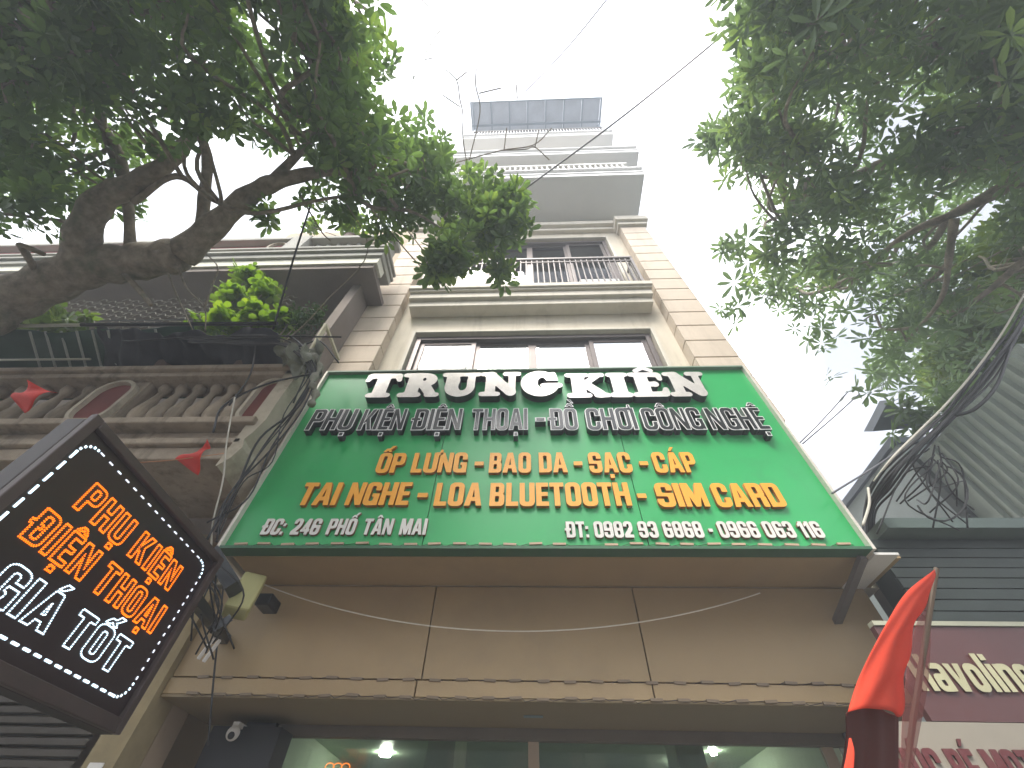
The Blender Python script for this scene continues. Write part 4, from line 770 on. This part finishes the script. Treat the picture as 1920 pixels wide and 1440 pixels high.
sk.append(limb(tb_, [(-5.6,1.9,-.05), (-5.45,1.85,1.8), (-5.15,1.72,3.6)] + Z((-60,600,4.9),(60,545,5.3),(160,503,5.5),(250,492,5.6),(340,478,5.7)), .27, .165, 14, 8))
sk.append(limb(tb_, Z((340,478,5.7),(400,425,5.9),(470,365,6.2),(530,338,6.3),(630,320,6.5),(740,335,6.6)), .145, .03, 11))
sk.append(limb(tb_, Z((150,510,5.45),(155,440,5.6),(190,375,5.8),(250,345,6.0),(320,300,6.3),(370,225,6.7),(380,120,7.3)), .165, .035, 11))
sk.append(limb(tb_, Z((375,455,5.8),(383,370,6.1),(388,290,6.4),(360,220,6.7),(340,120,7.1),(310,0,7.5)), .065, .025, 8))
sk.append(limb(tb_, Z((245,485,5.6),(240,380,6.0),(225,290,6.3),(180,225,6.6),(80,150,7.0),(-60,60,7.4)), .055, .02, 8))
sk.append(limb(tb_, Z((235,350,6.1),(195,240,6.5),(200,100,7.0),(240,-60,7.5)), .035, .02, 7))
sk.append(limb(tb_, Z((640,320,6.5),(690,385,6.2),(780,400,6.2),(880,470,6.0)), .03, .010, 6))
sk.append(limb(tb_, Z((500,350,6.25),(600,240,6.8),(650,130,7.4),(690,20,8)), .05, .02, 7))
sk.append(limb(tb_, Z((250,380,5.9),(330,330,6.1),(400,375,5.9),(480,400,5.9),(600,375,6.1),(700,360,6.3)), .035, .012, 6))
sk.append(limb(tb_, Z((30,160,6.2),(110,90,6.4),(230,20,6.8)), .04, .03, 7))
limb(tb_, Z((75,520,5.3),(45,470,5.3),(40,460,5.25),(85,478,5.3)), .035, .02, 7)
limb(tb_, Z((225,505,5.55),(262,545,5.2),(283,572,5.0)), .03, .018, 7)
for P in ([(335,500,5.6),(350,540,5.3),(383,578,5.1),(385,622,4.9)], [(383,578,5.1),(400,530,5.4),(408,500,5.6),(380,470,5.8)], [(310,500,5.6),(330,550,5.3),(362,620,5)], [(560,360,6.2),(600,430,5.9),(620,452,5.8)], [(645,330,6.4),(720,420,6.0),(790,500,5.6),(830,520,5.5)]):
    limb(tb_, Z(*P), .011, .005, 5)
tb_.build('trunk', bark, TL, smooth=True, origin=wpos(TL))
twigs(sk, cL).build('branches', bark, TL, smooth=True, origin=wpos(TL))
# bare twigs against the sky
bt = MB()
for P in ([(880,330),(868,260),(868,215),(862,185),(856,150),(835,130)],[(856,150),(875,135)],[(862,200),(830,178)],[(880,300),(900,210),(892,160),(893,128)],[(898,175),(940,165)],[(970,185),(968,158)],[(770,160),(790,115),(812,75),(826,56)],[(775,150),(774,110),(768,40)],[(795,112),(815,108)],[(855,305),(940,282),(1000,272),(1035,240)],[(940,282),(985,280),(1003,276),(1030,300)],[(945,282),(950,240)],[(1003,276),(1010,245)],[(730,390),(800,480),(790,500)],[(780,-10),(808,16)],[(640,365),(690,470),(615,560),(560,620)]):
    bt.tube(smoothpath([at(*p, z=7.0-(p[1]-200)*.004) for p in P], 5), .006, 5)
tag(bt.build('bare_twigs', bark, TL, origin=wpos(TL)))

# ------------------------------------------------------------------ right tree
TR_ = thing('milkwood_tree', (7.4, 1.7, 0), 'tall milkwood tree with clustered slender leaves filling the upper right', 'tree')
leafR = leaf_mat('leaf_right', (.08,.12,.085), (.14,.20,.13), (.21,.28,.11), .55)
def zr_(x, y, u): return 6.2 + u*3.4
polyR = [(1440,-220),(1410,-60),(1405,60),(1375,180),(1352,245),(1375,300),(1440,330),(1500,370),(1430,440),(1400,500),(1425,560),(1530,590),(1575,640),(1600,690),(1660,735),(1790,745),(1870,690),(1960,600),(2100,500),(2100,-220)]
holesR = [(1570,170,34),(1600,280,20),(1715,235,34),(1470,200,12),(1390,200,10),(1590,440,14),(1660,600,12),(1560,560,12),(1800,130,12),(1860,215,18),(1640,480,10),(1530,290,12),(1700,30,22),(1810,260,6),(1870,395,40),(1790,440,20),(1830,430,20),(1850,320,8),(1490,430,18),(1720,510,8),(1625,490,10)]
pR, tR, cR = crown(polyR, holesR, 360, 12, zr_, .38, 23)
exc = []
for (x, y, zz, rr, k) in ((1335,250,8.2,.22,14),(1330,280,8,.12,6),(1585,735,5.8,.05,1),(1625,730,5.7,.10,3),(1365,590,6.8,.2,6),(1540,640,6.4,.2,7),(1550,700,6.3,.1,2),(1670,815,5.4,.08,2),(1700,765,5.6,.22,14),(1745,775,5.6,.2,12),(1720,800,5.5,.14,6),(1790,735,5.7,.25,16),(1410,15,9,.1,2),(1395,40,9,.1,2),(1370,470,7.5,.22,12)):
    c = at(x, y, z=zz); cR.append((c, x, y))
    for _ in range(k):
        v = rng.normal(size=3); v /= np.linalg.norm(v); v *= rr*rng.uniform(.1,1)**.5; exc.append(np.array(c)+v)
pR = np.concatenate([pR, np.array(exc)]); tR = np.concatenate([tR, np.full(len(exc), .4)])
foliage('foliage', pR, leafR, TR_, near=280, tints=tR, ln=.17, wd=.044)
sk = []; tb_ = MB()
sk.append(limb(tb_, [(7.4,1.7,-.05),(7.3,1.7,2.5),(7.0,1.75,4.8)]+Z((1960,300,7.0),(1900,180,7.6),(1850,60,8.2),(1840,-80,8.8)), .3, .10, 12, 7))
sk.append(limb(tb_, Z((2010,330,6.8),(1930,310,6.9),(1850,300,7.1),(1760,320,7.3),(1680,300,7.6),(1600,330,7.7),(1480,400,7.6)), .13, .03, 9))
sk.append(limb(tb_, Z((2000,330,6.7),(1920,335,6.8),(1850,370,6.9),(1780,405,7.0),(1700,440,7.0),(1600,520,6.8)), .10, .025, 8))
sk.append(limb(tb_, Z((1790,410,6.9),(1780,480,6.7),(1765,560,6.4),(1700,640,6.2)), .05, .015, 7))
sk.append(limb(tb_, Z((1915,200,7.5),(1830,130,7.8),(1760,110,8.0),(1640,100,8.3),(1540,120,8.5)), .08, .02, 8))
sk.append(limb(tb_, Z((2050,480,6.3),(1940,480,6.4),(1860,540,6.3),(1780,600,6.2)), .06, .02, 7))
tb_.build('trunk', bark, TR_, smooth=True, origin=wpos(TR_))
twigs(sk, cR).build('branches', bark, TR_, smooth=True, origin=wpos(TR_))
# second yellower tree low at the right edge
T3 = thing('yellow_green_tree', (9.9, 4.4, 0), 'yellower bushy tree at the right edge behind the darker crown', 'tree')
leafY = leaf_mat('leaf_yellow', (.05,.085,.02), (.12,.17,.03), (.2,.24,.05), .45)
pY, tY, cY = crown([(1900,400),(2080,380),(2080,740),(1830,740),(1740,740),(1790,640),(1840,520)], [], 110, 40, lambda x, y, u: 7.4+u*1.6, .5, 5)
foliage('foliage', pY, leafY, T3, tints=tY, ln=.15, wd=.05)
tt = MB(); limb(tt, [(9.9,4.4,-.05),(9.8,4.3,3.5),(9.2,4.2,6.5)], .2, .1); tt.build('trunk', bark, T3, smooth=True, origin=wpos(T3))

# ------------------------------------------------------------------ plants on the left balconies
leafP = leaf_mat('leaf_plant', (.05,.10,.015), (.15,.24,.025), (.28,.36,.04), .5)
def shrub(name, label, blobs, m_, pot, ln=.10, wd=.07, Y=2.25):
    cs = []; 
    for (x, y, r_, k) in blobs:
        c = np.array(at(x, y, Y=Y))
        for _ in range(k): v = rng.normal(size=3); v /= np.linalg.norm(v); cs.append(c+v*r_*rng.uniform(.2,1))
    root = thing(name, pot, label, 'plant')
    foliage('foliage', cs, m_, root, tints=np.full(len(cs), .6), ln=ln, wd=wd, nleaf=5, tilt=.8)
    st = MB(); 
    for (x, y, r_, k) in blobs: st.tube(smoothpath([Vector(pot)+Vector((0,0,.2)), Vector(pot).lerp(at(x,y,Y=Y), .5)+Vector((.05,0,.05)), at(x,y,Y=Y)], 4), .008, 5)
    st.build('stem', bark, root, origin=wpos(root))
    MB().lathe(Vector(pot), [(.09,0),(.13,.2),(.14,.22),(.12,.22)], 14).build('pot', mat('clay_pot', (.12,.08,.06), .8), root)
    return root
shrub('balcony_shrub', 'tall bright yellow green shrub on the lower left balcony', [(465,520,.22,40),(440,560,.22,34),(500,545,.16,26),(430,610,.25,55),(490,600,.25,60),(385,612,.15,20),(530,605,.14,18)], leafP, (-3.6,2.35,4.75))
shrub('balcony_shrub', 'dark green fine leaved shrub beside the angle bracket', [(565,600,.2,60),(590,590,.14,30),(545,600,.12,20)], leaf_mat('leaf_dark', (.012,.03,.012), (.03,.06,.02), (.06,.09,.03), .3), (-2.75,2.3,4.75), ln=.05, wd=.02)
shrub('balcony_shrub', 'low sparse shrub behind the tree trunk at far left', [(100,600,.3,45),(60,610,.25,26),(140,612,.2,22),(40,560,.2,10)], leaf_mat('leaf_olive', (.03,.055,.015), (.09,.14,.025), (.16,.2,.04), .4), (-5.6,2.3,4.75))
shrub('balcony_shrub', 'leafy green plant on the upper left balcony rail', [(655,432,.2,40),(665,410,.18,26),(585,425,.14,20)], leafP, (-2.9,2.3,8.27), Y=2.35)

# ------------------------------------------------------------------ right neighbours
NS = thing('neighbour_shop', (4.6, 2.9, 0), 'low dark green fronted shop right of the taupe doorway', 'shop')
MB().box(2.46, 7.5, 2.9, 3.1, 0, 3.35).build('wall', mat('neighbour_wall', (.12,.10,.09), .85, var=.2), NS)
gd = mat('dark_green_sheet', (.03,.042,.035), .65, var=.25, scale=2)
for i in range(8):
    MB().box(2.36, 7.4, 2.70, 2.72, 2.72+i*.068, 2.72+i*.068+.06).build('shutter_slat', gd, NS)
MB().box(2.36, 7.4, 2.722, 2.89, 2.70, 3.27).build('shutter_box', mat('green_black', (.02,.03,.026), .7), NS)
MB().box(2.44, 7.4, 2.585, 2.89, 3.275, 3.35).build('fascia_strip', mat('grey_green_strip', (.10,.14,.12), .6, var=.15), NS)
HS = thing('red_sign', (3.6, 2.62, 2.2), 'maroon signboard with cream rounded letters right of the orange flag', 'sign')
rd = mat('maroon_board', (.09,.03,.028), .5, var=.12)
MB().box(1.95, 5.2, 2.60, 2.64, 2.225, 2.655).build('board', rd, HS)
MB().box(1.95, 5.2, 2.59, 2.64, 2.657, 2.68).build('top_trim', mat('pale_trim', (.38,.38,.28), .6), HS)
yl = mat('cream_letter', (.42,.40,.24), .5)
text_letters('Havoline', (1.99, 2.599, 2.345), .60, .165, .012, [yl, rd], HS)
WS = thing('white_sign', (3.4, 2.6, 1.9), 'pale signboard with maroon capitals below the maroon signboard', 'sign')
MB().box(1.72, 5.2, 2.60, 2.64, 1.88, 2.222).build('board', mat('pale_board', (.27,.24,.19), .6, var=.08, stain=(.3,.26,.18), stain_amt=.4), WS)
text_letters('PHÚC BÉ MOTOR', (1.60, 2.599, 1.985), .82, .135, .01, [mat('maroon_letter', (.11,.015,.015), .5), rd], WS)
# the tall neighbour: smooth wall, ribbed metal cladding, parapet
CH = thing('corrugated_house', (6.5, 3.3, 0), 'neighbour house at right whose side is clad in grey green corrugated metal', 'house')
gw = mat('grey_green_wall', (.30,.34,.31), .75, var=.1, stain=(.2,.22,.2), stain_amt=.5, streak=True)
MB().box(5.0, 9.5, 2.45, 4.20, 0, 5.30).build('side_wall', gw, CH)
cr = mat('corrugated_metal', (.33,.375,.34), .45, metal=.35, var=.06, stain=(.2,.22,.19), stain_amt=.5, streak=True)
prof = [(0,0),(.02,-.05),(.055,-.05),(.075,0),(.125,0)]
for k in range(2, 5):      # overlapping sheets, four ribs each
    y_ = 1.52+k*.5; pts_ = []
    for j in range(4):
        for (dy, dx) in prof[:-1]: pts_.append((y_+j*.125+dy, 4.985+dx))
    pts_.append((y_+.5, 4.985)); top = 5.22
    n = len(pts_); MB().add([(x, y, 2.0) for y, x in pts_]+[(x, y, top) for y, x in pts_], [(i, i+1, n+i+1, n+i) for i in range(n-1)]).build('metal_sheet', cr, CH)
MB().box(4.93, 5.0, 4.18, 4.28, 0, 5.3).build('corner_trim', mat('dark_trim', (.06,.07,.07), .6), CH)
PH = thing('pale_rear_house', (5.9, 6, 0), 'pale blue grey house side between the sign and the corrugated wall', 'house')
MB().box(5.02, 9.4, 4.3, 9.0, 0, 5.66).build('wall', mat('blue_grey_wall', (.36,.41,.42), .8, var=.08, scale=1, stain=(.25,.29,.3), stain_amt=.4), PH)
MB().box(4.97, 9.4, 4.25, 9.1, 5.664, 5.76).build('roof_edge', mat('slate_edge', (.12,.14,.17), .6), PH)
ev = [at(1636,809,Y=3.9), at(1666,750,Y=3.7), at(1740,800,Y=3.9)]; ev = [tuple(p) for p in ev] + [tuple(p+Vector((0,.1,.1))) for p in ev]
MB().add(ev, [(0,2,1),(3,4,5),(0,3,5,2),(0,1,4,3),(1,2,5,4)]).build('eave', mat('slate_edge', (.1,.1,.1)), PH)

# ------------------------------------------------------------------ flag in front on the right
FL = thing('red_flag', (1.6, 1.75, 0), 'bright red orange flag folded over its pole at lower right', 'flag')
fmat = mat('flag_cloth', (.80,.085,.035), .75, var=.05, scale=3, trans=.45, bump=.15, bscale=30)
Lc = [(1752,1068,1.80),(1700,1110,1.72),(1655,1180,1.60),(1615,1260,1.50),(1590,1335,1.42)]
Rc = [(1754,1078,1.80),(1738,1125,1.80),(1712,1180,1.78),(1700,1260,1.76),(1686,1342,1.74)]
def curve_at(Cx, t):
    P = smoothpath([at(a_, b_, Y=c_) for a_, b_, c_ in Cx], 8); k = t*(len(P)-1); i = min(int(k), len(P)-2); return P[i].lerp(P[i+1], k-i)
def fl1(u, v):
    a_, b_ = curve_at(Lc, v), curve_at(Rc, v); p = a_.lerp(b_, u)
    return p + Vector((0, -.05*math.sin(PI*u)*v + .006*math.sin(u*14+v*9)*v, -.03*math.sin(PI*u)*v*0 + .012*math.sin(v*20+u*5)*u*v))
o = sheet(fl1, 18, 40, 'cloth', fmat, FL, .002)
Ld = [(1590,1335,1.42),(1592,1380,1.5),(1585,1440,1.58),(1570,1520,1.66)]
Rd = [(1686,1342,1.74),(1688,1380,1.78),(1690,1440,1.8),(1692,1520,1.82)]
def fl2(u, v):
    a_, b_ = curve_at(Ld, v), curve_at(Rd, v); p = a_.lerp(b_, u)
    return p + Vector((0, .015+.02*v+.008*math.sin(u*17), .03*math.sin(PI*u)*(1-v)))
sheet(fl2, 18, 20, 'cloth_fold', mat('flag_cloth_shaded', (.10,.022,.016), .8, var=.08, trans=.1), FL, .002)  # same red cloth, its shade painted in as a darker colour
Le = [(1592,1385,1.44),(1588,1410,1.42),(1580,1450,1.40),(1566,1520,1.38)]
Re = [(1596,1385,1.44),(1602,1410,1.42),(1600,1450,1.40),(1596,1520,1.38)]
sheet(lambda u, v: curve_at(Le, v).lerp(curve_at(Re, v), u), 4, 12, 'cloth_hem', fmat, FL, .002)
# see-through sheet added to copy the flag's motion ghost
Lg = [(1754,1075,1.82),(1742,1110,1.84),(1712,1190,1.84),(1698,1280,1.84),(1690,1380,1.86),(1690,1500,1.9)]
Rg = [(1756,1075,1.82),(1748,1110,1.86),(1745,1190,1.90),(1740,1280,1.94),(1722,1380,1.98),(1700,1500,2.0)]
gz = bpy.data.materials.new('ghost_sheet'); gz.use_nodes = True; n_ = gz.node_tree.nodes; b_ = n_['Principled BSDF']
b_.inputs['Base Color'].default_value = (.35,.1,.09,1); b_.inputs['Alpha'].default_value = .45; b_.inputs['Roughness'].default_value = .9
sheet(lambda u, v: curve_at(Lg, v).lerp(curve_at(Rg, v), u), 8, 20, 'motion_ghost', gz, FL, .001)
MB().tube([at(1756,1066,Y=1.82), at(1712,1350,Y=1.95), at(1700,1450,Y=2.0), (1.55, 2.0, 0)], .010, 7).build('pole', mat('bamboo_dark', (.09,.06,.035), .7), FL)

# ------------------------------------------------------------------ little pennants, strings, cables
red = mat('pennant_cloth', (.72,.05,.03), .7, trans=.35)
pn = [('bright red pennant fluttering at the far left edge', [(50,712),(107,735),(38,768),(25,750)], 1.45),
      ('red pennant hanging from the string beside the blade sign', [(388,824),(392,840),(366,886),(332,866)], 1.9)]
for lab, P, Y_ in pn:
    v_ = [at(*p, Y=Y_+.03*i) for i, p in enumerate(P)]; c0 = sum(v_, Vector())/4 + Vector((0,-.05,0))
    a_, b2, c2, d2 = v_
    if 'bright' in lab:
        f_ = lambda u, v: (a_.lerp(b2, v)).lerp(d2.lerp(c2, v), u) + Vector((0, .03*math.sin(u*5+v*3), .006*math.sin(u*9)))
    else:
        f_ = lambda u, v: (a_.lerp(b2, v)).lerp(d2.lerp(c2, v), u) + Vector((0, .03*math.sin(u*5+v*3), .006*math.sin(u*9)))
    o = sheet(f_, 10, 10, 'pennant', red, None, .002); tag(o, lab, 'pennant', 'red pennants on the left')
def cable(label, pts, r_, m_, name='cable', cat='cable', n=8, grp=None):
    o = MB().tube(smoothpath(pts, n), r_, 6).build(name, m_, None, smooth=True); return tag(o, label, cat, grp)
blk = mat('cable_black', (.02,.02,.02), .6); pale = mat('cable_pale', (.5,.47,.4), .7); gry = mat('cable_grey', (.16,.16,.17), .6)
cable('orange string crossing behind the blade sign with a pennant on it', [at(250,868,Y=1.9), at(330,862,Y=1.9), at(420,850,Y=2.0)], .0025, mat('string_orange', (.5,.2,.08), .7), 'bunting_string', 'string')
cable('upper overhead wire running from top centre to the tall house roof', [at(1165,-35,z=14), at(1065,88,z=16), at(985,172,z=18)], .02, gry)
cable('lower overhead wire slanting from the right tree to the left crown', [at(1420,10,z=8.2), at(1300,112,z=8), at(1150,232,z=7.6), at(960,372,z=7.2)], .011, gry)
cable('straight dark line hanging from the left crown to the awning', [at(690,60,z=9), at(640,190,z=8), at(600,330,z=6.8), at(555,470,z=5.8), at(512,618,z=5.1)], .010, blk)
cable('thin cable crossing the left balcony rail by the angle bracket', [at(230,640,Y=1.9), at(430,630,Y=1.9), at(640,632,Y=1.95)], .008, blk)
cable('white cord hanging down beside the left edge of the green sign', [at(440,745,Y=2.0), at(425,830,Y=2.1), at(418,900,Y=2.2), at(400,975,Y=2.3), at(396,1025,Y=2.4)], .006, pale, 'cable', 'cord')
cable('thin wire slanting left from the sky to the right sign edge', [at(1560,925,Y=2.4), at(1660,862,Y=2.6), at(1740,800,Y=2.8)], .007, gry)
cable('pair wire upper strand beside the right edge of the sign', [at(1500,830,Y=2.6), at(1540,790,Y=2.7), at(1590,735,Y=2.9)], .006, gry, grp='thin wires right of the green sign')
cable('pair wire lower strand beside the right edge of the sign', [at(1505,832,Y=2.6), at(1560,785,Y=2.8), at(1612,738,Y=3.0)], .006, gry, grp='thin wires right of the green sign')
cable('pale wire dropping from the thick bundle to the sign corner', [at(1628,915,Y=2.3), at(1630,945,Y=2.3), at(1618,985,Y=2.3)], .008, pale, 'cable', 'cord')
# thick bundle on the right: many strands
CBd = thing('cable_bundle', tuple(at(1700,850,Y=2.1)), 'thick bundle of black street cables sweeping down to the right end of the sign', 'cable bundle')
core = [(1960,520,1.9),(1905,620,2.0),(1850,700,2.05),(1790,770,2.1),(1745,815,2.15),(1690,870,2.2),(1655,915,2.35),(1632,955,2.6),(1628,1000,3.0)]
for k in range(11):
    off = np.array([rng.normal()*7, rng.normal()*7]); 
    pts_ = [at(x+off[0]*(1 if 0 < i else .6)*(1.25 if i in (2,5,6) else .7), y+off[1]*.8+rng.normal()*3, Y=Y_+rng.normal()*.02) for i, (x, y, Y_) in enumerate(core)]
    MB().tube(smoothpath(pts_, 6), rng.uniform(.006,.012), 6).build('strand', blk, CBd, smooth=True)
MB().tube(smoothpath([at(x-16, y-12, Y=Y_-.05) for x, y, Y_ in core[:7]], 6), .008, 6).build('pale_strand', pale, CBd, smooth=True)
for k in range(14):
    x, y = rng.uniform(1740,1765), rng.uniform(830,880)
    pts_ = [at(x, y, Y=2.2), at(x+rng.uniform(-60,40), y+rng.uniform(20,80), Y=2.25), at(x+rng.uniform(-110,80), y+rng.uniform(60,140), Y=2.4)]
    MB().tube(smoothpath(pts_, 6), .005, 5).build('loose_wire', blk, CBd, smooth=True)
lp = [at(1755+62*math.cos(t)*.8+10, 905+52*math.sin(t)+20, Y=2.3) for t in [i*2*PI/20-1.4 for i in range(14)]]
MB().tube(lp, .006, 5).build('loop', blk, CBd, smooth=True)
limb_ = MB().tube(smoothpath([at(1895,650,Y=2.0), at(1870,720,Y=2.0), at(1830,765,Y=2.05), at(1790,780,Y=2.1)], 6), .012, 6).build('strand', blk, CBd, smooth=True)
# left side black cable clump
CL_ = thing('cable_clump', tuple(at(540,660,Y=2.05)), 'tangle of black cables between the left balcony and the green sign', 'cable bundle')
for k in range(9):
    j = lambda: rng.normal()*5
    pts_ = [at(350+j()*2,640+j(),Y=1.95), at(470+j(),640+j(),Y=1.95), at(540+j(),645+j(),Y=2.0), at(585+j(),690+j(),Y=2.05), at(560+j()*2,760+j()*2,Y=2.1), at(500+j()*3,840+j()*3,Y=2.2), at(440+j()*3,920+j()*3,Y=2.25), at(405+j()*2,1000+j()*3,Y=2.3)]
    MB().tube(smoothpath(pts_ if k % 3 else pts_[:5], 6), rng.uniform(.004,.009), 5).build('strand', blk, CL_, smooth=True)
for P in ([(590,700),(500,720),(420,760),(400,810)], [(480,640),(470,700),(430,760)], [(560,650),(600,640),(635,680)]):
    MB().tube(smoothpath([at(*p, Y=2.05) for p in P], 6), .008, 5).build('strand', blk, CL_, smooth=True)
for k in range(8):
    x, y = 385+rng.normal()*14, 1060+rng.normal()*18
    MB().tube(smoothpath([at(x,y,Y=2.3), at(x+rng.normal()*25,y+60,Y=2.4), at(x-10+rng.normal()*25,y+150,Y=2.6)], 6), .005, 5).build('strand', blk, CL_, smooth=True)
p = at(425,1075,Y=2.4); MB().bar(at(400,1040,Y=2.4), at(440,1105,Y=2.45), .13, .08).build('joint_box', side_d, CL_)
cable('thin black wire dropping down the left end of the taupe wall', [at(420,1090,Y=2.9), at(408,1200,Y=2.9), at(400,1280,Y=2.9), at(390,1400,Y=3.0)], .006, blk)
